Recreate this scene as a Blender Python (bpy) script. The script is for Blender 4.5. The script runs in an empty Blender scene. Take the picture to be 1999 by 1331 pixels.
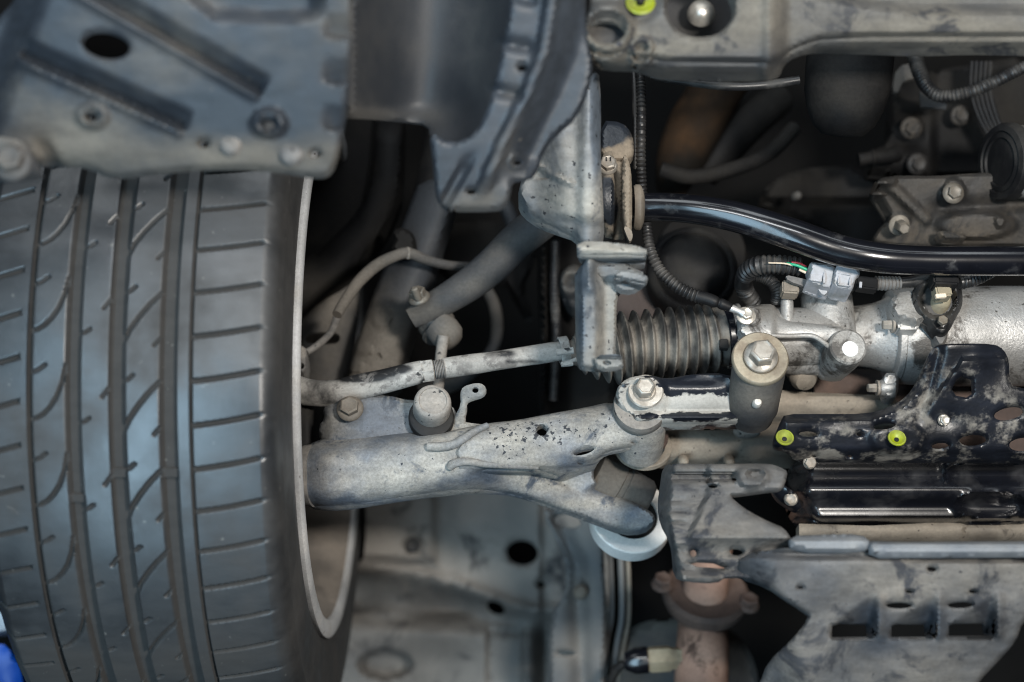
import bpy, bmesh, math, random
import numpy as np
from mathutils import Vector, Matrix
from mathutils.geometry import delaunay_2d_cdt

random.seed(4)
SC = bpy.context.scene
COL = SC.collection

# ------------------------------------------------------------------ camera
F, CX, CY, CZ = 2822.0, 999.5, 665.5, 0.5       # focal length and centre in photo pixels, camera height
cam_d = bpy.data.cameras.new('camera')
cam_d.sensor_width = 36.0
cam_d.lens = F / 1999.0 * 36.0
cam_d.clip_start, cam_d.clip_end = 0.02, 60
cam_d.dof.use_dof = True
cam_d.dof.focus_distance = 1.175
cam_d.dof.aperture_fstop = 2.6
cam = bpy.data.objects.new('camera', cam_d)
cam.location = (0, 0, CZ)
cam.rotation_euler = (math.pi, 0, 0)            # lying under the lifted car, looking up
COL.objects.link(cam)
SC.camera = cam

# ------------------------------------------------------------------ light: workshop lamps under the car
world = bpy.data.worlds.new('World')
SC.world = world
world.use_nodes = True
world.node_tree.nodes['Background'].inputs[0].default_value = (0.80, 0.90, 1.0, 1)
world.node_tree.nodes['Background'].inputs[1].default_value = 0.014

def area(name, loc, target, sx, sy, power, col):
    l = bpy.data.lights.new(name, 'AREA')
    l.shape, l.size, l.size_y, l.energy, l.color = 'RECTANGLE', sx, sy, power, col
    o = bpy.data.objects.new(name, l)
    o.location = loc
    z = (Vector(loc) - Vector(target)).normalized()
    x = Vector((0, 1, 0)).cross(z).normalized()
    y = z.cross(x)
    o.rotation_euler = Matrix((x, y, z)).transposed().to_euler()     # size_x runs across the car, size_y along it
    COL.objects.link(o)
    return o
area('work_lamp', (0.42, -0.16, 0.50), (0.27, 0.05, 1.7), 0.16, 0.10, 19.0, (1.0, 0.95, 0.88))
area('tube_lamp', (-0.15, -0.72, 0.25), (0.0, 0.10, 1.7), 0.85, 0.16, 8.0, (0.95, 0.98, 1.0))
area('doorway_light', (0.0, -1.35, 0.85), (0.0, 0.0, 1.65), 1.8, 0.5, 11.0, (0.90, 0.96, 1.0))
area('tube_lamp', (-0.58, 0.42, 0.20), (-0.22, 0.14, 1.6), 0.50, 1.90, 24.0, (0.54, 0.80, 1.0))

SC.view_settings.view_transform = 'Standard'
SC.view_settings.look = 'None'
SC.view_settings.gamma = 1
SC.view_settings.use_curve_mapping = False
SC.view_settings.exposure = 0.0
try:
    SC.cycles.use_denoising = True
    SC.cycles.max_bounces = 5
    SC.cycles.filter_width = 1.1
except Exception:
    pass

# ------------------------------------------------------------------ geometry helpers
U = Vector((0, 0.40, 0.9165))          # the car's own "up": the camera looks in from the nose of the car
FACE = -U

def W(px, py, d):
    return Vector(((px - CX) / F * d, (py - CY) / F * d, CZ + d))

def m(px, d=1.2):
    return px * d / F

def sm(x, a, b):
    t = np.clip((x - a) / (b - a), 0, 1)
    return t * t * (3 - 2 * t)

def seg_dist(px, py, line):
    best = np.full(np.shape(px), 1e9)
    for (x0, y0), (x1, y1) in zip(line[:-1], line[1:]):
        dx, dy = x1 - x0, y1 - y0
        L = dx * dx + dy * dy + 1e-12
        t = np.clip(((px - x0) * dx + (py - y0) * dy) / L, 0, 1)
        best = np.minimum(best, np.hypot(px - x0 - t * dx, py - y0 - t * dy))
    return best

def in_poly(px, py, poly):
    ins = np.zeros(np.shape(px), bool)
    n = len(poly)
    for i in range(n):
        x0, y0 = poly[i]
        x1, y1 = poly[(i + 1) % n]
        if y0 == y1:
            continue
        c = ((y0 > py) != (y1 > py)) & (px < (x1 - x0) * (py - y0) / (y1 - y0) + x0)
        ins ^= c
    return ins

def chaikin(p, it):
    for _ in range(it):
        q = []
        for i in range(len(p)):
            a, b = p[i], p[(i + 1) % len(p)]
            q += [(a[0] * .75 + b[0] * .25, a[1] * .75 + b[1] * .25), (a[0] * .25 + b[0] * .75, a[1] * .25 + b[1] * .75)]
        p = q
    return p

def densify(p, step):
    q = []
    for i in range(len(p)):
        a, b = p[i], p[(i + 1) % len(p)]
        L = math.hypot(b[0] - a[0], b[1] - a[1])
        n = max(1, int(L / step + .5))
        for k in range(n):
            q.append((a[0] + (b[0] - a[0]) * k / n, a[1] + (b[1] - a[1]) * k / n))
    out = []
    for a in q:
        if not out or math.hypot(a[0] - out[-1][0], a[1] - out[-1][1]) > step * .3:
            out.append(a)
    return out

def ell(cx, cy, rx, ry, rot=0, n=None):
    n = n or max(10, int((rx + ry) / 2.2))
    c, s = math.cos(math.radians(rot)), math.sin(math.radians(rot))
    return [(cx + rx * math.cos(t) * c - ry * math.sin(t) * s, cy + rx * math.cos(t) * s + ry * math.sin(t) * c)
            for t in [2 * math.pi * k / n for k in range(n)]]

def rrect(x0, y0, x1, y1, r=8):
    return chaikin([(x0 + r, y0), (x1 - r, y0), (x1, y0 + r), (x1, y1 - r), (x1 - r, y1), (x0 + r, y1), (x0, y1 - r), (x0, y0 + r)], 2)

def plane(d0, x0=1000, y0=665, gx=0.0, gy=0.0):
    """depth of a flat sheet: d0 at (x0, y0), gx and gy metres per 1000 px"""
    return lambda x, y: d0 + gx * (x - x0) / 1000 + gy * (y - y0) / 1000

def panel(outline, dfun, thick=.0025, holes=(), step=8, smooth=2, roll=None, hroll=None, ext=None):
    """pressed sheet or casting: outline and holes in pixels, dfun gives its depth, a real back and edge walls"""
    if not callable(dfun):
        dfun = plane(dfun)
    out = densify(chaikin(list(outline), smooth), step * .8)
    hs = [densify(h, max(2.0, step * .5)) for h in holes]
    pts, edges = [], []
    for loop in [out] + hs:
        b = len(pts)
        pts += loop
        edges += [(b + i, b + (i + 1) % len(loop)) for i in range(len(loop))]
    xs = [p[0] for p in out]
    ys = [p[1] for p in out]
    gx, gy = np.meshgrid(np.arange(min(xs), max(xs), step), np.arange(min(ys), max(ys), step * .866))
    gx[1::2] += step / 2
    gx, gy = gx.ravel(), gy.ravel()
    keep = in_poly(gx, gy, out) & (seg_dist(gx, gy, out + out[:1]) > step * .45)
    for h in hs:
        keep &= ~in_poly(gx, gy, h) & (seg_dist(gx, gy, h + h[:1]) > step * .4)
    pts += list(zip(gx[keep], gy[keep]))
    r = delaunay_2d_cdt([Vector((float(a), float(b))) for a, b in pts], edges, [], 0, 1e-4)
    P = np.array([(v[0], v[1]) for v in r[0]])
    T = np.array([f for f in r[2] if len(f) == 3])
    c = P[T].mean(axis=1)
    ok = in_poly(c[:, 0], c[:, 1], out)
    for h in hs:
        ok &= ~in_poly(c[:, 0], c[:, 1], h)
    T = T[ok]
    used = np.unique(T)
    remap = -np.ones(len(P), int)
    remap[used] = np.arange(len(used))
    P, T = P[used], remap[T]
    x, y = P[:, 0], P[:, 1]
    d = np.asarray(dfun(x, y), float) + np.zeros(len(x))
    if roll:
        q = np.clip(1 - seg_dist(x, y, out + out[:1]) / roll[0], 0, 1)
        d = d + roll[1] * q ** 2
    if hroll:
        for h in hs:
            q = np.clip(1 - seg_dist(x, y, h + h[:1]) / hroll[0], 0, 1)
            d = d + hroll[1] * q ** 2
    V = np.stack([(x - CX) / F * d, (y - CY) / F * d, CZ + d], 1)
    e = np.array(ext if ext else U) * thick
    n = len(V)
    # orient to the camera
    a = V[T]
    nz = np.cross(a[:, 1] - a[:, 0], a[:, 2] - a[:, 0])[:, 2]
    T[nz > 0] = T[nz > 0][:, ::-1]
    cnt = {}
    for t in T.tolist():
        for i in range(3):
            u, v = t[i], t[(i + 1) % 3]
            cnt[(u, v)] = cnt.get((u, v), 0) + 1
    walls = [(v, u, u + n, v + n) for (u, v) in cnt if (v, u) not in cnt]
    faces = T.tolist() + [(t[2] + n, t[1] + n, t[0] + n) for t in T.tolist()] + walls
    return np.vstack([V, V + e]), faces

def catmull(c, n):
    c = np.array(c, float)
    P = np.vstack([2 * c[0] - c[1], c, 2 * c[-1] - c[-2]])
    out = []
    for i in range(1, len(P) - 2):
        for k in range(n):
            t = k / n
            out.append(.5 * (2 * P[i] + (P[i + 1] - P[i - 1]) * t + (2 * P[i - 1] - 5 * P[i] + 4 * P[i + 1] - P[i + 2]) * t * t
                             + (3 * P[i] - P[i - 1] - 3 * P[i + 1] + P[i + 2]) * t ** 3))
    out.append(P[-2])
    return np.array(out)

def tube(ctrl, seg=16, n=8, corr=None, squash=None):
    """swept round bar or hose; ctrl = (px, py, d, radius px); corr = (amplitude px, wavelength px) for split conduit"""
    c = [(*W(a, b, d), m(r, d)) for a, b, d, r in ctrl]
    if corr:
        L = sum(math.hypot(a[0] - b[0], a[1] - b[1]) for a, b in zip(ctrl[:-1], ctrl[1:]))
        n = max(n, int(L / (len(ctrl) - 1) / corr[1] * 5))
    S = catmull(c, n)
    P, R = S[:, :3], S[:, 3].copy()
    if corr:
        s = np.concatenate([[0], np.cumsum(np.linalg.norm(np.diff(P, axis=0), axis=1))])
        ph = 0.5 + .5 * np.cos(2 * math.pi * s / m(corr[1]))
        R += m(corr[0]) * (ph ** .6 * 2 - 1)
    T = np.gradient(P, axis=0)
    T /= np.linalg.norm(T, axis=1)[:, None]
    nrm = np.cross(T[0], (0, 0, 1.0))
    if np.linalg.norm(nrm) < 1e-3:
        nrm = np.array((1.0, 0, 0))
    V, Fc = [], []
    ang = np.arange(seg) * 2 * math.pi / seg
    for i in range(len(P)):
        nrm = nrm - T[i] * nrm.dot(T[i])
        nrm /= np.linalg.norm(nrm)
        b = np.cross(T[i], nrm)
        sq = 1.0 if squash is None else np.interp(i / (len(P) - 1), *squash)
        V.append(P[i] + R[i] * (np.cos(ang)[:, None] * nrm + sq * np.sin(ang)[:, None] * b))
    for i in range(len(P) - 1):
        for k in range(seg):
            k2 = (k + 1) % seg
            Fc.append((i * seg + k, i * seg + k2, (i + 1) * seg + k2, (i + 1) * seg + k))
    Fc.append(tuple(range(seg))[::-1])
    Fc.append(tuple((len(P) - 1) * seg + k for k in range(seg)))
    return np.vstack(V), Fc

def lathe(p0, axis, prof, seg=40, ngon=None):
    """turned part: prof = (distance along axis m, radius m)"""
    a = Vector(axis).normalized()
    n = a.orthogonal().normalized() if abs(a.x) < .9 else a.cross(Vector((0, 1, 0))).normalized()
    if abs(a.z) > .5:
        n = (Vector((1, 0, 0)) - a * a.x).normalized()
    b = a.cross(n)
    V, Fc = [], []
    for h, r in prof:
        for k in range(seg):
            t = 2 * math.pi * k / seg
            V.append(Vector(p0) + a * h + (n * math.cos(t) + b * math.sin(t)) * r)
    for i in range(len(prof) - 1):
        for k in range(seg):
            k2 = (k + 1) % seg
            Fc.append((i * seg + k, i * seg + k2, (i + 1) * seg + k2, (i + 1) * seg + k))
    Fc.append(tuple(range(seg))[::-1])
    Fc.append(tuple((len(prof) - 1) * seg + k for k in range(seg)))
    return np.array([tuple(v) for v in V]), Fc

def ring(p0, axis, r0, r1, h, seg=48, bev=.001):
    """flat washer with a hole"""
    pr = [(0, r0), (0, r1 - bev), (bev, r1), (h - bev, r1), (h, r1 - bev), (h, r0 + bev), (h - bev, r0)]
    a = Vector(axis).normalized()
    V, Fc = lathe(p0, axis, pr, seg)
    Fc = Fc[:-2]
    for k in range(seg):
        k2 = (k + 1) % seg
        L = (len(pr) - 1) * seg
        Fc.append((L + k, L + k2, k2, k))
    return V, Fc

def join(*gs):
    V, Fc, b = [], [], 0
    for v, f in gs:
        V.append(v)
        Fc += [tuple(i + b for i in q) for q in f]
        b += len(v)
    return np.vstack(V), Fc

def hexhead(p, out, r, h, rot=0.3):
    a = Vector(out).normalized()
    n = (Vector((1, 0, 0)) - a * a.x).normalized()
    b = a.cross(n)
    V, Fc = [], []
    rings = [(0, 1.0, 6), (h * .86, 1.0, 6), (h * .97, .88, 6), (h, .80, 6), (h * .94, .70, 6)]
    for hh, rr, _ in rings:
        for k in range(6):
            t = rot + math.pi / 3 * k
            V.append(tuple(Vector(p) + a * hh + (n * math.cos(t) + b * math.sin(t)) * r * rr))
    for i in range(len(rings) - 1):
        for k in range(6):
            k2 = (k + 1) % 6
            Fc.append((i * 6 + k, i * 6 + k2, (i + 1) * 6 + k2, (i + 1) * 6 + k))
    Fc.append(tuple(range(24, 30)))
    Fc.append(tuple(range(6))[::-1])
    return np.array(V), Fc

def bolt_geo(px, py, d, r, h=None, fl=1.45, out=None, rot=0.3):
    """flanged hex bolt, r = head radius in px"""
    out = Vector(out or FACE).normalized()
    R = m(r, d)
    h = h if h is not None else R * .95
    p = W(px, py, d)
    hexa = hexhead(p, out, R, h, rot)
    if fl:
        f = lathe(p - out * R * .35, out, [(0, R * fl * .98), (R * .12, R * fl), (R * .28, R * fl * .95), (R * .5, R * 1.0), (R * .52, R * .3)], 32)
        return join(hexa, f)
    return hexa

def box(c, sx, sy, sz, ax=(1, 0, 0), out=None, bev=.12):
    """bevelled block: c centre, ax its long axis, out the face to the camera"""
    z = Vector(out or FACE).normalized()
    x = Vector(ax)
    x = (x - z * x.dot(z)).normalized()
    y = z.cross(x)
    bm = bmesh.new()
    bmesh.ops.create_cube(bm, size=1)
    for v in bm.verts:
        v.co = Vector((v.co.x * sx, v.co.y * sy, v.co.z * sz))
    if bev:
        bmesh.ops.bevel(bm, geom=bm.edges[:], offset=min(sx, sy, sz) * bev, segments=2, affect='EDGES')
    bm.verts.index_update()
    V = np.array([tuple(Vector(c) + x * v.co.x + y * v.co.y + z * v.co.z) for v in bm.verts])
    Fc = [tuple(v.index for v in f.verts) for f in bm.faces]
    bm.free()
    return V, Fc

def obj(name, geo, mat, parent=None, origin=Vector((0, 0, 0)), wear=(), sharp=38, label=None, chip=()):
    V, Fc = geo
    me = bpy.data.meshes.new(name)
    V = np.asarray(V, float)
    me.from_pydata((V - np.array(origin)).tolist(), [], Fc)
    bm = bmesh.new()
    bm.from_mesh(me)
    bmesh.ops.recalc_face_normals(bm, faces=bm.faces[:])
    lim = math.radians(sharp)
    for f in bm.faces:
        f.smooth = True
    for e in bm.edges:
        if len(e.link_faces) == 2 and e.calc_face_angle(0) > lim:
            e.smooth = False
    bm.to_mesh(me)
    bm.free()
    for att, wear in (('wear', wear), ('chip', chip)):
        if isinstance(wear, np.ndarray):
            at = me.attributes.new(att, 'FLOAT', 'POINT')
            at.data.foreach_set('value', wear.astype(np.float32))
            continue
        if not wear:
            continue
        z = V[:, 2] - CZ
        x, y = V[:, 0] / z * F + CX, V[:, 1] / z * F + CY
        w = np.zeros(len(V))
        for b in wear:
            cx, cy, rx, ry, s = b
            w += s * np.exp(-(((x - cx) / rx) ** 2 + ((y - cy) / ry) ** 2))
        at = me.attributes.new(att, 'FLOAT', 'POINT')
        at.data.foreach_set('value', w.astype(np.float32))
    me.materials.append(mat)
    o = bpy.data.objects.new(name, me)
    COL.objects.link(o)
    if parent is not None:
        o.parent = parent
    else:
        o.location = origin
    if label:
        o['label'] = label
    return o

class Thing:
    def __init__(self, name, label, cat, px, py, d, group=None, kind=None):
        self.at = W(px, py, d)
        self.root = bpy.data.objects.new(name, None)
        self.root.empty_display_size = .02
        self.root.location = self.at
        COL.objects.link(self.root)
        self.root['label'], self.root['category'] = label, cat
        if group:
            self.root['group'] = group
        if kind:
            self.root['kind'] = kind
    def add(self, name, geo, mat, parent=None, **k):
        return obj(name, geo, mat, parent or self.root, self.at, **k)
    def bolt(self, px, py, d, r, mat, parent=None, name='bolt', **k):
        return self.add(name, bolt_geo(px, py, d, r, **k), mat, parent)

def solo(name, label, cat, geo, mat, px, py, d, kind=None, **k):
    o = obj(name, geo, mat, None, W(px, py, d), **k)
    o['label'], o['category'] = label, cat
    if kind:
        o['kind'] = kind
    return o

# ------------------------------------------------------------------ materials
def mat(name, base, dust=None, cover=0.35, scale=18, soft=0.12, rough=.55, drough=.9, metal=0.0, bump=.12, bscale=220,
        spots=None, grain=.25, wk=1.0, spec=.5, third=None, coat=0, detail=5, mott=.3, drot=.58, streak=0.0, dent=0.0):
    """base colour under a patchy layer of road dust; 'wear' on the mesh adds dust where it collects or darkens where shade is painted"""
    mt = bpy.data.materials.new(name)
    mt.use_nodes = True
    nt = mt.node_tree
    N, L = nt.nodes, nt.links
    bs = N['Principled BSDF']
    tc = N.new('ShaderNodeTexCoord')
    def noise(sc, det=6, ro=.62, dist=0.0):
        n = N.new('ShaderNodeTexNoise')
        n.inputs['Scale'].default_value = sc
        n.inputs['Detail'].default_value = det
        n.inputs['Roughness'].default_value = ro
        n.inputs['Distortion'].default_value = dist
        L.new(tc.outputs['Object'], n.inputs['Vector'])
        return n.outputs['Fac']
    def math_(op, a, b, c=None, clamp=False):
        q = N.new('ShaderNodeMath')
        q.operation = op
        q.use_clamp = clamp
        for i, v in enumerate((a, b, c)):
            if v is None:
                continue
            if isinstance(v, (int, float)):
                q.inputs[i].default_value = v
            else:
                L.new(v, q.inputs[i])
        return q.outputs[0]
    def mixc(f, a, b, mode='MIX'):
        q = N.new('ShaderNodeMix')
        q.data_type, q.blend_type = 'RGBA', mode
        for s, v in ((q.inputs[0], f), (q.inputs[6], a), (q.inputs[7], b)):
            if isinstance(v, tuple):
                s.default_value = (*v, 1)
            elif isinstance(v, (int, float)):
                s.default_value = v
            else:
                L.new(v, s)
        return q.outputs[2]
    def ramp(v, lo, hi):
        q = N.new('ShaderNodeMapRange')
        q.interpolation_type = 'SMOOTHSTEP'
        q.inputs[1].default_value, q.inputs[2].default_value = lo, hi
        L.new(v, q.inputs[0])
        return q.outputs[0]
    colr = base
    rgh = rough
    if dust:
        at = N.new('ShaderNodeAttribute')
        at.attribute_name = 'wear'
        v = math_('MULTIPLY_ADD', at.outputs['Fac'], wk, noise(scale, detail, drot, .12))
        t = 1 - cover
        t = .28 + .44 * t
        msk = ramp(v, t - soft, t + soft)
        colr = mixc(msk, base, dust)
        rr = N.new('ShaderNodeMapRange')
        rr.inputs[3].default_value, rr.inputs[4].default_value = rough, drough
        L.new(msk, rr.inputs[0])
        rgh = rr.outputs[0]
        if metal:
            mm = N.new('ShaderNodeMapRange')
            mm.inputs[3].default_value, mm.inputs[4].default_value = metal, metal * .15
            L.new(msk, mm.inputs[0])
            L.new(mm.outputs[0], bs.inputs['Metallic'])
    elif metal:
        bs.inputs['Metallic'].default_value = metal
    if third:                       # (colour, scale, threshold, softness): a second kind of stain
        c3, s3, t3, f3 = third
        colr = mixc(ramp(noise(s3, 6, .7, .6), t3 - f3, t3 + f3), colr, c3)
    if mott:                        # broad unevenness of the coating
        g0 = ramp(noise(max(scale * .33, 4), 4, .55), .32, .68)
        gq = N.new('ShaderNodeMapRange')
        gq.inputs[3].default_value, gq.inputs[4].default_value = 1 - mott, 1 + mott * .6
        L.new(g0, gq.inputs[0])
        cc = N.new('ShaderNodeCombineColor')
        for i in range(3):
            L.new(gq.outputs[0], cc.inputs[i])
        colr = mixc(1.0, colr, cc.outputs[0], 'MULTIPLY')
    if spots:                       # (colour, scale, threshold): chips and splashes
        c2, s2, t2 = spots
        ac = N.new('ShaderNodeAttribute')
        ac.attribute_name = 'chip'
        colr = mixc(ramp(math_('ADD', noise(s2, 3, .55), ac.outputs['Fac']), t2, t2 + .03), colr, c2)
    if streak:                      # fine scratches and wipe marks
        mp = N.new('ShaderNodeMapping')
        mp.inputs['Rotation'].default_value = (0, 0, .35)
        mp.inputs['Scale'].default_value = (1, 3.2, 2)
        L.new(tc.outputs['Object'], mp.inputs['Vector'])
        sn_ = N.new('ShaderNodeTexNoise')
        sn_.inputs['Scale'].default_value = 45
        sn_.inputs['Detail'].default_value = 5
        L.new(mp.outputs[0], sn_.inputs['Vector'])
        gs = N.new('ShaderNodeMapRange')
        gs.inputs[1].default_value, gs.inputs[2].default_value = .3, .7
        gs.inputs[3].default_value, gs.inputs[4].default_value = 1 - streak, 1 + streak * .7
        L.new(sn_.outputs['Fac'], gs.inputs[0])
        cs = N.new('ShaderNodeCombineColor')
        for i in range(3):
            L.new(gs.outputs[0], cs.inputs[i])
        colr = mixc(1.0, colr, cs.outputs[0], 'MULTIPLY')
    if grain:
        grain *= .6
        g = ramp(noise(bscale * 1.7, 3, .7), .25, .75)
        gm = N.new('ShaderNodeMapRange')
        gm.inputs[3].default_value, gm.inputs[4].default_value = 1 - grain, 1 + grain
        L.new(g, gm.inputs[0])
        cb = N.new('ShaderNodeCombineColor')
        for i in range(3):
            L.new(gm.outputs[0], cb.inputs[i])
        colr = mixc(1.0, colr, cb.outputs[0], 'MULTIPLY')
    if isinstance(colr, tuple):
        bs.inputs['Base Color'].default_value = (*colr, 1)
    else:
        L.new(colr, bs.inputs['Base Color'])
    if isinstance(rgh, float):
        bs.inputs['Roughness'].default_value = rgh
    else:
        L.new(rgh, bs.inputs['Roughness'])
    bs.inputs['Specular IOR Level'].default_value = spec
    if coat:
        bs.inputs['Coat Weight'].default_value = coat
        bs.inputs['Coat Roughness'].default_value = .08
    if bump:
        bp = N.new('ShaderNodeBump')
        bp.inputs['Strength'].default_value = bump
        bp.inputs['Distance'].default_value = .0015
        L.new(noise(bscale, 5, .65), bp.inputs['Height'])
        if dent:
            b2 = N.new('ShaderNodeBump')
            b2.inputs['Strength'].default_value = dent
            b2.inputs['Distance'].default_value = .006
            L.new(noise(38, 4, .55), b2.inputs['Height'])
            L.new(b2.outputs[0], bp.inputs['Normal'])
        L.new(bp.outputs[0], bs.inputs['Normal'])
    return mt

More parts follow.
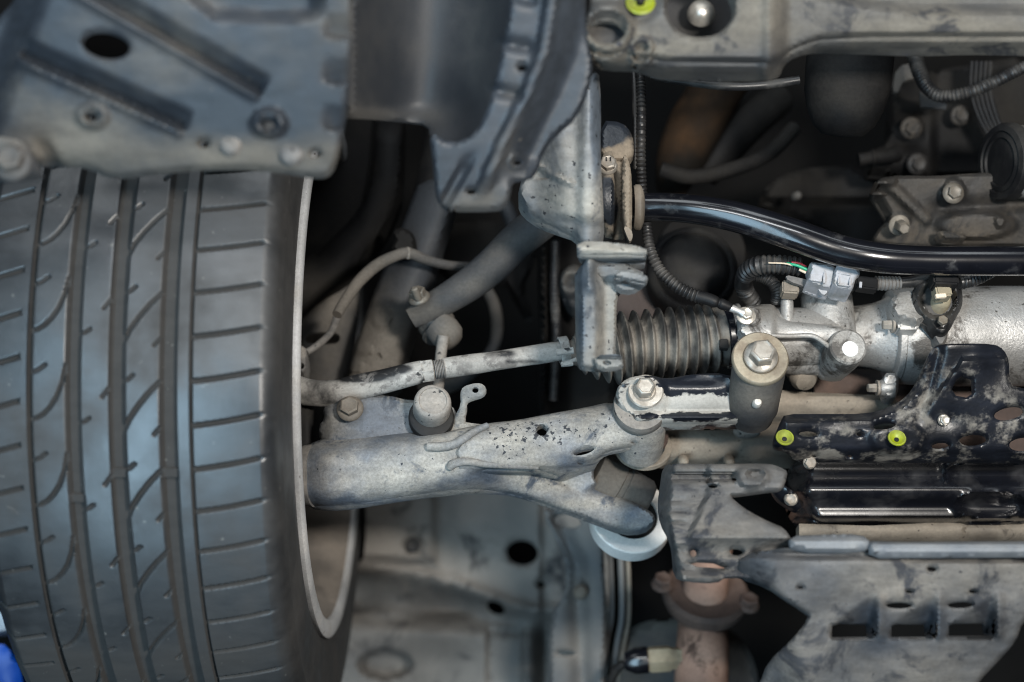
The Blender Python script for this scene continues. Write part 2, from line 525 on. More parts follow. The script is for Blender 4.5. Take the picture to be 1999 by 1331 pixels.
M = dict(
    tyre=mat('tyre_rubber', (.020, .022, .025), (.019, .0175, .016), streak=.25, spots=((.10, .098, .09), 170, .715), cover=.30, scale=9, soft=.25, rough=.31, spec=1.0, mott=.15, drough=.95, bump=.10, bscale=500, grain=.18,
             third=((.075, .070, .062), 42, .70, .05)),
    rim=mat('rim_alloy', (.68, .69, .70), (.46, .45, .43), cover=.30, scale=30, soft=.2, rough=.45, metal=.35, bump=.15, bscale=260, grain=.2,
            spots=((.14, .12, .11), 160, .70)),
    barrel=mat('rim_barrel', (.20, .18, .16), (.30, .26, .22), cover=.4, scale=22, soft=.25, rough=.6, metal=.2, bump=.15, grain=.2),
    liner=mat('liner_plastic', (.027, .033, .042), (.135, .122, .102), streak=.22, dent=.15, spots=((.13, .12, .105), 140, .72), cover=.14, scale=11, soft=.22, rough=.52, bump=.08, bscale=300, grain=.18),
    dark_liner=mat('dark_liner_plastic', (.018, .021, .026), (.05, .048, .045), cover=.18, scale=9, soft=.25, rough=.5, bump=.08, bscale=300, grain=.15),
    beam=mat('crossmember_paint', (.044, .045, .047), (.125, .115, .097), streak=.2, dent=.25, third=((.03, .031, .034), 26, .60, .05), cover=.46, scale=12, soft=.22, rough=.6, bump=.1, grain=.2,
             spots=((.05, .05, .055), 60, .69)),
    cast=mat('bracket_casting', (.100, .122, .150), (.28, .268, .238), streak=.2, dent=.35, third=((.045, .055, .07), 32, .62, .05), cover=.52, scale=16, soft=.25, rough=.5, metal=.1, bump=.22, bscale=160, grain=.2,
             spots=((.02, .022, .026), 170, .66)),
    arm=mat('control_arm_paint', (.080, .100, .130), (.255, .24, .212), streak=.2, dent=.2, third=((.05, .062, .08), 30, .61, .06), cover=.55, scale=20, soft=.28, rough=.55, bump=.2, bscale=260, grain=.40,
            spots=((.03, .034, .04), 220, .69)),
    arm_spots=mat('control_arm_chipped', (.085, .107, .140), (.30, .285, .255), streak=.2, dent=.2, third=((.06, .074, .096), 26, .63, .07), cover=.58, scale=24, soft=.25, rough=.5, bump=.2, bscale=260, grain=.40,
                  spots=((.026, .030, .037), 240, .70)),
    alu=mat('rack_aluminium', (.43, .43, .425), (.175, .163, .145), dent=.2, third=((.060, .055, .050), 24, .575, .06), cover=.40, scale=14, soft=.25, rough=.40, drough=.62, metal=.62, bump=.35, bscale=420, grain=.28,
            spots=((.07, .065, .06), 260, .665)),
    alu_clean=mat('machined_aluminium', (.58, .57, .55), (.45, .42, .37), cover=.22, scale=30, soft=.2, rough=.32, metal=.7, bump=.12, bscale=400, grain=.12),
    ringal=mat('bush_ring_aluminium', (.88, .85, .80), (.62, .60, .57), cover=.36, scale=30, soft=.2, rough=.38, metal=.2, bump=.06, bscale=300, grain=.1),
    rod=mat('tie_rod_steel', (.022, .022, .023), (.34, .325, .30), streak=.2, third=((.16, .15, .14), 50, .58, .05), cover=.80, scale=34, soft=.16, rough=.5, metal=.2, bump=.2, bscale=300, grain=.22,
            spots=((.03, .03, .03), 70, .68), wk=-1.0),
    dustmetal=mat('dusty_steel', (.11, .11, .112), (.27, .245, .215), streak=.2, spots=((.03, .03, .03), 160, .67), cover=.45, scale=22, soft=.25, rough=.6, metal=.1, bump=.2, bscale=240, grain=.25),
    dim=mat('dim_steel', (.040, .043, .048), (.12, .108, .093), spec=.3, cover=.36, scale=16, soft=.25, rough=.6, bump=.2, bscale=220, grain=.25),
    tan=mat('subframe_tan', (.115, .098, .080), (.29, .25, .20), streak=.15, spots=((.06, .05, .042), 180, .68), cover=.5, scale=16, soft=.25, rough=.6, bump=.12, bscale=260, grain=.2,
            third=((.075, .063, .052), 30, .66, .07)),
    body=mat('body_underseal', (.13, .125, .118), (.31, .29, .262), dent=.3, third=((.04, .04, .042), 14, .60, .08), cover=.5, scale=7, soft=.3, rough=.65, bump=.06, grain=.1),
    body_blue=mat('body_blue_grey', (.085, .095, .105), (.22, .205, .185), cover=.42, scale=8, soft=.3, rough=.6, bump=.06, grain=.1),
    rust=mat('exhaust_rust', (.23, .13, .094), (.45, .28, .205), cover=.48, scale=18, soft=.3, rough=.7, bump=.15, grain=.2, third=((.09, .052, .038), 30, .62, .08)),
    rustdark=mat('flange_rust', (.050, .033, .028), (.13, .085, .065), cover=.36, scale=22, soft=.25, rough=.7, bump=.25, grain=.25),
    rustdim=mat('manifold_rust', (.009, .0075, .006), (.040, .022, .011), spec=.12, cover=.3, scale=14, soft=.2, rough=.75, bump=.2, grain=.25),
    mud=mat('muddy_black', (.016, .02, .027), (.20, .168, .13), cover=.40, scale=26, soft=.07, rough=.38, bump=.5, bscale=180, grain=.3),
    gloss=mat('gloss_black', (.005, .0055, .008), (.04, .04, .042), cover=.10, scale=60, soft=.12, rough=.20, drough=.5, bump=.02, grain=0, coat=.5),
    pan=mat('oil_pan_black', (.006, .0068, .010), (.055, .055, .058), cover=.10, scale=30, soft=.2, rough=.26, drough=.5, bump=.03, grain=.1, coat=.3),
    plate=mat('scuffed_black_plate', (.008, .0095, .014), (.155, .142, .124), streak=.25, cover=.18, scale=60, soft=.11, mott=.45, drot=.70, rough=.36, drough=.85, bump=.2, bscale=240, grain=.22, wk=.55),
    scuff=mat('scuffed_black_arm', (.009, .011, .016), (.36, .345, .315), cover=.28, scale=60, soft=.05, drot=.66, rough=.30, drough=.85, bump=.25, bscale=260, grain=.2, wk=.6),
    rubber=mat('boot_rubber', (.026, .026, .026), (.19, .175, .152), cover=.40, scale=38, soft=.2, rough=.5, bump=.25, bscale=300, grain=.25),
    black=mat('black_rubber', (.009, .009, .010), (.035, .033, .030), spec=.22, cover=.25, scale=20, soft=.2, rough=.5, bump=.1, grain=.2),
    conduit=mat('conduit_plastic', (.016, .016, .017), (.085, .08, .073), cover=.25, scale=40, soft=.2, rough=.38, bump=.05, grain=.15),
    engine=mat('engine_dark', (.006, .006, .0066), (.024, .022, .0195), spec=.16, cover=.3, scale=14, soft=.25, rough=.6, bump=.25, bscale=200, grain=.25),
    casting=mat('engine_casting', (.026, .026, .027), (.066, .055, .043), dent=.3, third=((.02, .019, .018), 24, .57, .06), cover=.42, scale=18, soft=.25, rough=.5, metal=.35, bump=.25, bscale=220, grain=.25),
    zinc=mat('zinc_washer', (.33, .29, .22), (.16, .12, .085), cover=.42, scale=44, soft=.2, rough=.45, metal=.5, bump=.2, bscale=300, grain=.2),
    boltm=mat('bolt_steel', (.50, .47, .42), (.22, .185, .15), cover=.38, scale=60, soft=.2, rough=.32, metal=.75, bump=.15, bscale=400, grain=.15),
    boltdim=mat('bolt_dim', (.15, .135, .115), (.13, .11, .085), cover=.4, scale=50, soft=.2, rough=.45, metal=.4, bump=.15, grain=.2),
    yellow=mat('plug_yellow', (.28, .33, .006), (.14, .15, .03), cover=.38, scale=50, soft=.2, rough=.42, bump=.03, grain=.08),
    grey=mat('connector_grey', (.38, .385, .41), (.24, .235, .225), cover=.28, scale=60, soft=.15, rough=.45, bump=.05, grain=.1),
    beige=mat('connector_beige', (.30, .26, .18), (.20, .17, .12), cover=.3, scale=60, soft=.15, rough=.5, bump=.05, grain=.1),
    white=mat('white_paint', (.62, .62, .61), None, rough=.5, bump=.03, grain=.04),
    green=mat('wire_green', (.01, .32, .17), None, rough=.4, bump=0, grain=0),
    red=mat('wire_red', (.38, .03, .05), None, rough=.4, bump=0, grain=0),
    cream=mat('wire_cream', (.62, .52, .40), None, rough=.45, bump=0, grain=0),
    tray=mat('undertray_plastic', (.034, .041, .052), (.128, .118, .104), streak=.3, dent=.3, spots=((.02, .021, .024), 120, .68), cover=.50, scale=13, soft=.3, rough=.55, bump=.12, bscale=200, grain=.2,
             third=((.025, .027, .032), 24, .57, .06)),
    traymetal=mat('undertray_bright_edge', (.10, .115, .135), (.20, .205, .208), cover=.5, scale=20, soft=.25, rough=.45, metal=.2, bump=.1, grain=.15,
                  spots=((.06, .065, .07), 60, .68)),
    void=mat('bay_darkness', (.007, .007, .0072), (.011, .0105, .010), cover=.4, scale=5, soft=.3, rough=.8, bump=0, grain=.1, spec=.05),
    blue=mat('lift_blue', (.006, .09, .50), None, rough=.4, bump=.02, grain=.05),
    liftwhite=mat('lift_white', (.75, .82, .88), None, rough=.5, bump=.02, grain=.05),
)
# ================================================================== the setting: added near-black sheet, painted as the unlit bay above everything
o = obj('engine_bay_backdrop', panel([(-700, -700), (2700, -700), (2700, 2100), (-700, 2100)], plane(1.78), thick=.01, step=260, smooth=0), M['void'], None, W(1000, 665, 1.78))
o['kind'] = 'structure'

# ================================================================== wheel
YC, ZC, RT = .032, 1.36, .335
whl = Thing('wheel', 'worn road tyre on a grey alloy rim beside the control arm', 'wheel', 300, 760, 1.03)

def tyre_geo():
    cxm = -.2775
    # cross-section (x, radius); dense over the tread
    prof = [(-.378, .236), (-.386, .244), (-.3915, .258), (-.3935, .275), (-.3930, .292), (-.3905, .308), (-.3860, .319), (-.3800, .3255)]
    tx = np.arange(-.3750, -.1795, .00085)
    tr = RT - .0045 * (np.abs(tx - cxm) / .0975) ** 2.6
    prof += list(zip(tx, tr))
    last = tr[-1]
    prof += [(-.1765, last - .0016), (-.1735, last - .0045), (-.1708, last - .0092), (-.1692, last - .0150), (-.1682, .308), (-.1677, .306), (-.1677, .3045), (-.1682, .303),
             (-.1672, .292), (-.1668, .280), (-.1672, .268), (-.1682, .256), (-.1690, .2475), (-.1705, .242), (-.173, .237)]
    X = np.array([p[0] for p in prof])
    R = np.array([p[1] for p in prof])
    th = np.concatenate([np.arange(-1.05, 1.32, .0021), np.arange(1.32, 2 * math.pi - 1.05, .05)])
    s = th * RT
    XX, SS = np.meshgrid(X, s)
    H = np.zeros_like(XX)
    def cut(dist, hw, dep, e=.0005):
        return dep * (1 - sm(dist, hw - e, hw + e))
    P = .0638
    bars = lambda off: 1 - .45 * (np.abs((SS - off + .175) % .35 - .175) < .0035)
    H = np.maximum(H, cut(np.abs(XX + .3425), .0019, .006))
    for xc, hw, off in ((-.3115, .0050, .083), (-.2805, .0052, .064), (-.2440, .0055, .064)):
        H = np.maximum(H, cut(np.abs(XX - xc), hw, .0068, .0011) * bars(off))
    H = np.maximum(H, cut(np.abs(XX + .2279), .0009, .0045))
    # right shoulder lateral cuts
    q = (SS - .0285 + (XX + .2279) * .10 + (XX + .2279) ** 2 * 1.2 + P / 4) % (P / 2) - P / 4
    H = np.maximum(H, cut(np.abs(q), .0014, .0046, .0009) * (XX > -.2285) * (1 - sm(XX, -.1835, -.1775)))
    # left shoulder lateral cuts
    q = (SS - .012 + (XX + .355) * .28 + P / 4) % (P / 2) - P / 4
    H = np.maximum(H, cut(np.abs(q), .0014, .0045, .0008) * (XX < -.3495) * sm(XX, -.3875, -.3830))
    def poly_cut(line, hw, dep, e=.0006):
        best = np.full_like(XX, 1e9)
        smid = sum(p[1] for p in line) / len(line)
        S2 = (SS - smid + P / 2) % P - P / 2 + smid
        for sh in (-P, 0, P):
            best = np.minimum(best, seg_dist(XX, S2 + sh, line))
        return cut(best, hw + .0002, dep, e)
    H = np.maximum(H, poly_cut([(-.3415, -.0403), (-.338, -.0410), (-.3335, -.0435), (-.3285, -.0485), (-.3235, -.0560), (-.3195, -.0660), (-.3168, -.0790)], .0009, .0042))
    H = np.maximum(H, poly_cut([(-.2500, -.0670), (-.2580, -.0590), (-.2660, -.0490), (-.2720, -.0400), (-.2760, -.0310)], .0010, .0042))
    for ln in ([(-.3412, -.0740), (-.3365, -.0758), (-.3320, -.0792)], [(-.3075, -.0375), (-.3035, -.0385), (-.3000, -.0410)],
               [(-.2910, -.0560), (-.2850, -.0635)], [(-.2760, -.0676), (-.2725, -.0686), (-.2690, -.0718)], [(-.2545, -.0290), (-.2495, -.0345)]):
        H = np.maximum(H, poly_cut(ln, .0008, .0030))
    tread = (XX > -.3870) & (XX < -.1760)
    RR = np.tile(R, (len(th), 1)) - H * tread
    V = np.stack([XX, YC + RR * np.sin(th)[:, None], CZ + ZC - RR * np.cos(th)[:, None]], -1).reshape(-1, 3)
    n, c = len(th), len(X)
    i, k = np.meshgrid(np.arange(n), np.arange(c - 1), indexing='ij')
    i2 = (i + 1) % n
    Fq = np.stack([i * c + k, i * c + k + 1, i2 * c + k + 1, i2 * c + k], -1).reshape(-1, 4)
    z = V[:, 2] - CZ
    px, py = V[:, 0] / z * F + CX, V[:, 1] / z * F + CY
    wear = .42 * np.clip(H * tread / .0045, 0, 1).ravel()                      # grit packed into the grooves
    for cx, cy, rx, ry, s_ in ((430, 1290, 90, 60, .22), (60, 1290, 120, 60, .15), (150, 1320, 260, 60, .16), (300, 620, 90, 40, .06)):
        wear += s_ * np.exp(-(((px - cx) / rx) ** 2 + ((py - cy) / ry) ** 2))
    wear += .05 * sm(V[:, 0], -.182, -.172)                                     # sidewall never polished by the road
    return (V, Fq.tolist()), wear
tg_, tw_ = tyre_geo()
whl.add('tyre', tg_, M['tyre'], sharp=60, wear=tw_)
def xlathe(prof, seg=160):
    th = np.arange(seg) * 2 * math.pi / seg
    V = np.array([(x, YC + r * math.sin(t), CZ + ZC - r * math.cos(t)) for x, r in prof for t in th])
    Fq = [(i * seg + k, i * seg + (k + 1) % seg, (i + 1) * seg + (k + 1) % seg, (i + 1) * seg + k) for i in range(len(prof) - 1) for k in range(seg)]
    return V, Fq
rim = whl.add('rim', xlathe([(-.176, .2365), (-.1715, .2415), (-.1668, .2425), (-.1650, .2400), (-.1647, .2335), (-.1652, .2290), (-.1668, .2262), (-.170, .2255), (-.171, .2285), (-.176, .2365)]), M['rim'])
whl.add('rim_shade_disc', xlathe([(-.300, .215), (-.262, .212), (-.258, .175), (-.255, .16), (-.245, .10), (-.24, .06), (-.24, .001)]), M['engine'], rim)  # added near-black disc, stands in for shade inside the rim
whl.add('barrel', xlathe([(-.1690, .2258), (-.178, .2235), (-.186, .2165), (-.194, .2140), (-.215, .2120), (-.235, .2115), (-.2400, .2080), (-.300, .2060), (-.345, .210), (-.352, .0), ]), M['barrel'], rim, sharp=30)

# ================================================================== lift pad at the tyre's foot
lp = Thing('car_lift_arm', 'blue and white vehicle lift arm behind the tyre', 'lift arm', 0, 1290, 1.42)
lp.add('arm_beam', panel([(-260, 1262), (0, 1250), (22, 1272), (44, 1310), (50, 1420), (-260, 1420)], plane(1.42, 0, 1290, .0, .1), thick=.05, step=20, roll=(14, .006)), M['blue'])
lp.add('top_plate', panel([(-260, 1190), (0, 1185), (14, 1215), (16, 1236), (-260, 1244)], plane(1.46), thick=.02, step=20), M['liftwhite'])

# ================================================================== front splash shield over the tyre
def d_shield(x, y):
    d = .955 + .14 * (y - 345) / 1000 - .02 * (x - 350) / 1000
    for ln, w in (([(40, 92), (372, 240)], 17), ([(120, -60), (200, -12), (522, 172)], 18)):
        (ax0, ay0), (bx0, by0) = ln[-2], ln[-1]
        ux, uy = bx0 - ax0, by0 - ay0
        Lg = math.hypot(ux, uy)
        ux, uy = ux / Lg, uy / Lg
        n = (y - ay0) * ux - (x - ax0) * uy
        al = (x - ax0) * ux + (y - ay0) * uy
        cap = (1 - sm(al, Lg - 14, Lg)) * sm(al, (0 if len(ln) == 2 else -400), (14 if len(ln) == 2 else -380))
        d = d + .014 * np.clip((n + 24) / 36, 0, 1) * (1 - sm(n, 12, 22)) * cap - .004 * np.exp(-((n - 27) / 8.) ** 2) * cap
    # raised ledge along the top
    q = y - np.interp(x, [330, 385, 420, 560, 640], [-40, 10, 36, 42, 30])
    d = d + .020 * (1 - sm(q, -26, 12)) * sm(x, 300, 360) * (1 - sm(x, 600, 640))
    for cx, cy, r, h in ((180, 226, 40, -.006), (525, 240, 42, -.008)):
        q = np.hypot(x - cx, (y - cy) * 1.25)
        d = d + h * (1 - sm(q, r * .55, r)) - h * .8 * (1 - sm(q, r * .2, r * .55))
    for cy in (62, 152, 243):
        v = y - cy - 8 + (x - 662) ** 2 * .006
        d = d + .008 * np.clip((v + 46) / 46, 0, 1) * (1 - sm(v, -2, 8)) * sm(x, 625, 650)
    # fold down towards the left end, rolled hem above the tyre
    d = d + .03 * (1 - sm(x + (y - 120) * .35, -20, 60)) + .012 * sm(y, 290, 350) * (1 - sm(x, 80, 330))
    d = d + .006 * (1 - sm(np.abs(x - 92 - (y - 300) * .5), 4, 26)) * sm(y, 255, 300)
    return d
sh = Thing('splash_shield', 'blue-grey pressed plastic shield with diagonal grooves above the tyre', 'splash shield', 350, 170, .94)
sh.add('hole_shade_sheet', panel([(60, -40), (330, -40), (330, 190), (60, 190)], plane(1.0, 200, 90, 0, .1), thick=.004, step=40), M['void'])  # added black sheet so the oval hole looks unlit inside
sh.add('panel', panel([(-60, 70), (10, 30), (60, -60), (684, -60), (689, 40), (684, 150), (672, 250), (655, 322), (640, 343), (615, 345), (560, 336), (480, 327), (400, 327), (300, 337), (240, 346), (205, 343), (182, 330),
                       (150, 322), (110, 323), (40, 318), (-60, 310)], d_shield, thick=.003,
                      holes=[ell(207, 87, 47, 27, 12), ell(180, 226, 9, 8), ell(525, 243, 11, 10), ell(398, 280, 11, 8), ell(616, 299, 11, 7)], step=7, smooth=1, roll=(10, .004), hroll=(7, .0025)),
       M['liner'], wear=[(300, 300, 300, 45, .26), (560, 310, 120, 40, .20), (120, 240, 120, 40, .10), (630, 250, 40, 60, .06)])
for cx, cy, r in ((451, 281, 22), (569, 297, 25)):
    p = W(cx, cy, .945)
    sh.add('rivet', lathe(p, FACE, [(-.003, m(r, .94)), (.001, m(r, .94)), (.003, m(r * .85, .94)), (.0042, m(r * .5, .94)), (.0045, .0001)], 28), M['dustmetal'])
tb = Thing('fixing_tab', 'grey folded metal tab with a bolt at the splash shield corner', 'bracket', 30, 300, .93)
tb.add('tab', panel([(-60, 262), (20, 268), (52, 280), (82, 335), (78, 344), (30, 348), (-60, 352)], plane(.925, 30, 300, 0, .15), thick=.005, step=8, smooth=1, roll=(9, .003)), M['dim'])
tb.bolt(24, 318, .917, 26, M['dim'])

# ================================================================== wheel-arch liner in the middle
def edge_r(y):            # left side of the bright strip
    return np.interp(y, [-60, 0, 100, 200, 260, 330], [1005, 1000, 985, 962, 945, 935])
def ridge_x(y):
    return np.interp(y, [-60, 0, 100, 180, 260, 340, 410], [1085, 1078, 1062, 1030, 990, 955, 930])
def d_arch(x, y, deep=1.0):
    e, r = edge_r(y), ridge_x(y)
    d = 1.00 + .12 * (y - 300) / 1000
    u = np.clip((e - x) / np.maximum(e - 690, 1), 0, 1)
    hollow = .075 * np.sin(np.pi * np.clip(u * 1.02, 0, 1)) ** .8 * (1 - sm(y, 200, 330) * .85)
    d = d + hollow * deep
    d = d - .010 * (1 - sm(np.abs(x - r), 6, 20)) * (1 - sm(y, 330, 400))
    right = sm(x - r, 14, 70)
    d = d + right * .022 * (1 - sm(y, 300, 380)) + right * .02 * np.sin((y + x) / 60) * .15
    for cx, cy in ((1012, 4), (1003, 98), (985, 190)):
        u2, v2 = (x - cx) * .97 + (y - cy) * .2, (y - cy) - (x - cx) * .2
        d = d + .007 * (1 - sm(np.abs(u2), 26, 38)) * np.exp(-((v2 + 10) / 12) ** 2)
    q = np.hypot(x - 1010, y - 316)
    d = d - .004 * (1 - sm(q, 12, 22))
    # fold lines of the foot
    d = d + .006 * (1 - sm(np.abs((x - 905) + (y - 330) * .55), 4, 18)) * sm(y, 290, 340)
    return d
ar = Thing('wheel_arch_liner', 'dark blue-grey moulded arch liner hanging between shield and grey crossmember', 'arch liner', 900, 200, 1.03)
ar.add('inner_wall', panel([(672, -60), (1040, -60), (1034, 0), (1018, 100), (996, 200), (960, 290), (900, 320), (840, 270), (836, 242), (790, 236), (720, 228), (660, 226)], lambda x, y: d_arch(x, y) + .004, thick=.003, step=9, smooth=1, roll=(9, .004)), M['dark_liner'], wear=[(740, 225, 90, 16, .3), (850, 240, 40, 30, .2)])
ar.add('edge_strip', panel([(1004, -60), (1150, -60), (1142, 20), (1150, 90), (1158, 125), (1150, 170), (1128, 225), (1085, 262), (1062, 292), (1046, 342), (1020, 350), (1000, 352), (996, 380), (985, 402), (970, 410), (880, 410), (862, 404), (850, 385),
                       (845, 320), (838, 256), (880, 282), (930, 262), (958, 196), (980, 98), (997, 0)], lambda x, y: d_arch(x, y, 0.0) - .004, thick=.003, holes=[ell(1019, 131, 9, 8), ell(920, 373, 10, 6), ell(1010, 316, 8, 6)], step=7, smooth=1, roll=(9, .004), hroll=(6, .002)),
       M['liner'], wear=[(930, 390, 60, 30, .32), (1010, 320, 40, 40, .12), (800, 150, 120, 130, -.5), (740, 225, 90, 16, .10), (880, 300, 30, 60, .08), (900, 60, 70, 120, -.5), (1110, 150, 60, 120, -.12), (1000, 100, 26, 110, .10)])

# ================================================================== front crossmember, top right
def d_cross(x, y):
    d = 1.005 + .10 * (y - 80) / 1000
    d = d + .02 * sm(x, 1505, 1545)                       # beam beyond the end casting sits deeper
    for cx, cy, r, h in ((1185, 55, 52, -.012), (1253, 92, 24, -.006), (1250, 6, 40, .004)):
        q = np.hypot(x - cx, (y - cy))
        d = d + h * (1 - sm(q, r * .75, r * 1.15))
    lower = np.interp(x, [1140, 1260, 1300, 1500, 1545, 1600, 1700, 2100], [98, 100, 108, 112, 90, 66, 60, 60])
    d = d + .018 * sm(y - lower, -2, 26)
    up = np.interp(x, [1520, 1600, 1680, 1780, 2100], [-40, -12, 4, 18, 18])
    d = d + .016 * (1 - sm(y - up, -14, 16)) * sm(x, 1540, 1600)
    d = d - .004 * np.exp(-((x - 1500) / 10) ** 2)
    return d
cr = Thing('front_crossmember', 'beige-grey dusty steel beam with round bosses behind the arch liner', 'crossmember', 1500, 60, 1.0)
cr.add('beam', panel([(1150, -60), (2080, -60), (2080, 92), (1995, 90), (1900, 88), (1800, 92), (1700, 88), (1600, 84), (1560, 92), (1536, 108), (1528, 132), (1505, 140), (1400, 141), (1300, 138), (1265, 130), (1250, 122),
                      (1180, 120), (1160, 112), (1142, 80), (1138, 50), (1150, 10)], d_cross, thick=.012,
                     holes=[ell(1185, 55, 38, 30, 0), ell(1253, 92, 10, 8), rrect(1302, -50, 1432, 72, 34)], step=7, smooth=1, roll=(9, .005), hroll=(9, .005)), M['beam'],
       wear=[(1200, 90, 60, 40, .25), (1460, 60, 60, 50, .18), (1320, 95, 60, 20, .22), (1400, 118, 130, 14, -.3), (1800, 55, 300, 18, .10), (1800, 5, 250, 20, -.15)])
cr.add('boss_cup', lathe(W(1185, 57, 1.013), FACE, [(-.008, m(38)), (-.004, m(36)), (-.003, .0002)], 32), M['dim'])  # cup coloured darker than the beam, recess shade painted in
cr.add('hollow_back', panel(rrect(1285, -60, 1450, 92, 30), plane(1.075), thick=.004, step=14, smooth=1), M['black'])
cr.add('mount_stud', lathe(W(1368, 30, 1.06), FACE, [(0, m(24)), (.003, m(24)), (.007, m(21)), (.010, m(16)), (.012, m(9)), (.0125, .0002)], 28), M['boltm'])
pg = cr.add('plug', lathe(W(1250, 6, 1.0), FACE, [(0, m(23)), (.001, m(24)), (.002, m(21)), (.0, m(12)), (-.001, .0002)], 28), M['yellow'])
cr.add('plug_pin', lathe(W(1250, 6, 1.0), FACE, [(.001, m(7)), (.005, m(6)), (.006, m(2))], 12), M['black'], pg)

# ================================================================== cast support bracket reaching down from the crossmember
def d_sup(x, y):
    d = 1.10 + .05 * (y - 350) / 1000
    d = d + .030 * sm(1110 - x + (y - 330) * .15, 0, 80) * (1 - sm(y, 400, 430) * .4)
    d = d - .010 * (1 - sm(np.abs(x - 1150 + (y - 300) * .02), 4, 30))
    q = seg_dist(x, y, [(1040, 318), (1100, 352), (1118, 358)])
    d = d - .005 * (1 - sm(q, 2, 9))
    q2 = (y - np.interp(x, [1010, 1030, 1060, 1120, 1170], [368, 400, 412, 420, 425]))
    d = d + .012 * sm(q2, -6, 22)
    q3 = np.hypot((x - 1062) / 24, (y - 338) / 12)
    d = d + .004 * (1 - sm(q3, .7, 1.1))
    d = d + .016 * sm(x, 1150, 1176) * (1 - sm(y, 250, 330))
    return d
su = Thing('support_bracket', 'pale grey cast bracket with a long post standing before the bellows', 'bracket', 1140, 450, 1.1)
su.add('casting', panel([(1168, 128), (1174, 200), (1172, 300), (1178, 400), (1180, 472), (1160, 478), (1130, 474), (1124, 455), (1095, 446), (1055, 432), (1020, 408), (1010, 385), (1018, 350), (1036, 318), (1050, 285),
                         (1075, 262), (1100, 225), (1140, 170)], d_sup, thick=.014, step=6, smooth=1, roll=(9, .006)), M['cast'],
       wear=[(1100, 400, 60, 40, .10), (1165, 250, 12, 120, -.35), (1120, 270, 40, 60, .08)])
def d_post(x, y):
    c = np.interp(y, [480, 560, 700], [1150, 1150, 1150])
    d = 1.085 + .05 * (y - 560) / 1000
    d = d + .020 * sm(x - c, 8, 34) + .014 * sm(c - 10 - x, 0, 16)
    d = d - .006 * (1 - sm(np.abs(x - 1153), 3, 14)) * (1 - sm(y, 560, 580))
    d = d + .012 * np.exp(-(((x - 1165) / 10) ** 2 + ((y - 530) / 26) ** 2))
    return d
post = su.add('post', panel([(1122, 500), (1215, 508), (1238, 520), (1215, 560), (1204, 580), (1203, 640), (1202, 690), (1200, 720), (1150, 718), (1127, 712), (1124, 640)], d_post, thick=.008, step=5, smooth=1, roll=(6, .004)), M['cast'],
              wear=[(1185, 630, 16, 70, .10), (1135, 620, 8, 90, -.18)])
su.add('top_flange', panel([(1126, 470), (1190, 472), (1262, 482), (1263, 500), (1258, 524), (1140, 512), (1128, 500)],
                           lambda x, y: 1.070 + .035 * sm(y, 496, 508) + .05 * (y - 490) / 1000 - .006 * np.exp(-((y - 486 - (x - 1126) * .05) / 10) ** 2), thick=.006, step=5, smooth=1, roll=(5, .002)), M['cast'], wear=[(1200, 488, 60, 12, .2)])
su.add('flange_web', panel([(1140, 512), (1258, 522), (1250, 560), (1238, 566), (1160, 540)], plane(1.098, 1190, 530, -.02, .1), thick=.006, step=7, smooth=1, roll=(6, .003)), M['cast'])
su.add('clip_tab', panel([(1196, 540), (1212, 524), (1262, 536), (1266, 546), (1256, 556), (1236, 570), (1204, 566)],
                         lambda x, y: 1.074 + .02 * sm(y - (x - 1200) * .22, 536, 552), thick=.006, holes=[ell(1222, 548, 11, 7, 10)], step=4, smooth=1, roll=(4, .002)), M['cast'])
su.add('foot_tab', panel([(1158, 694), (1212, 690), (1216, 700), (1217, 718), (1168, 722)], lambda x, y: 1.072 + .012 * sm(y, 692, 700), thick=.005, holes=[ell(1185, 708, 9, 5, 8)], step=4, smooth=1, roll=(4, .002)), M['cast'])
# ================================================================== stabiliser bar, its clamp and its link
sb = Thing('stabilizer_bar', 'glossy black bent steel bar running into a dusty grey flattened end', 'stabilizer bar', 1500, 440, 1.17)
sb.add('bar', tube([(1215, 405, 1.20, 27), (1290, 404, 1.19, 28), (1360, 409, 1.18, 29), (1440, 424, 1.17, 30), (1540, 455, 1.16, 31), (1630, 486, 1.155, 31), (1710, 502, 1.15, 30), (1800, 508, 1.15, 29), (1920, 509, 1.15, 29), (2100, 509, 1.15, 29)], seg=32, n=10), M['gloss'])
sb.add('end_arm', tube([(1170, 330, 1.240, 30), (1120, 385, 1.250, 32), (1058, 432, 1.260, 36), (1010, 470, 1.270, 36), (965, 515, 1.270, 35), (920, 552, 1.270, 33), (870, 584, 1.270, 30), (830, 606, 1.270, 27), (802, 622, 1.270, 20)],
                       seg=24, n=8, squash=([0, .55, .8, 1], [1, 1, .72, .5])), M['dim'], wear=[(840, 610, 60, 20, .25), (930, 560, 40, 20, .18)])
sb.bolt(817, 578, 1.255, 17, M['boltdim'], name='nut', fl=1.3, out=(-.25, -.75, -.6))
sb.add('stud', lathe(W(817, 584, 1.250), (-.25, -.75, -.6), [(0, m(8)), (.012, m(8)), (.013, m(5))], 16), M['boltdim'])

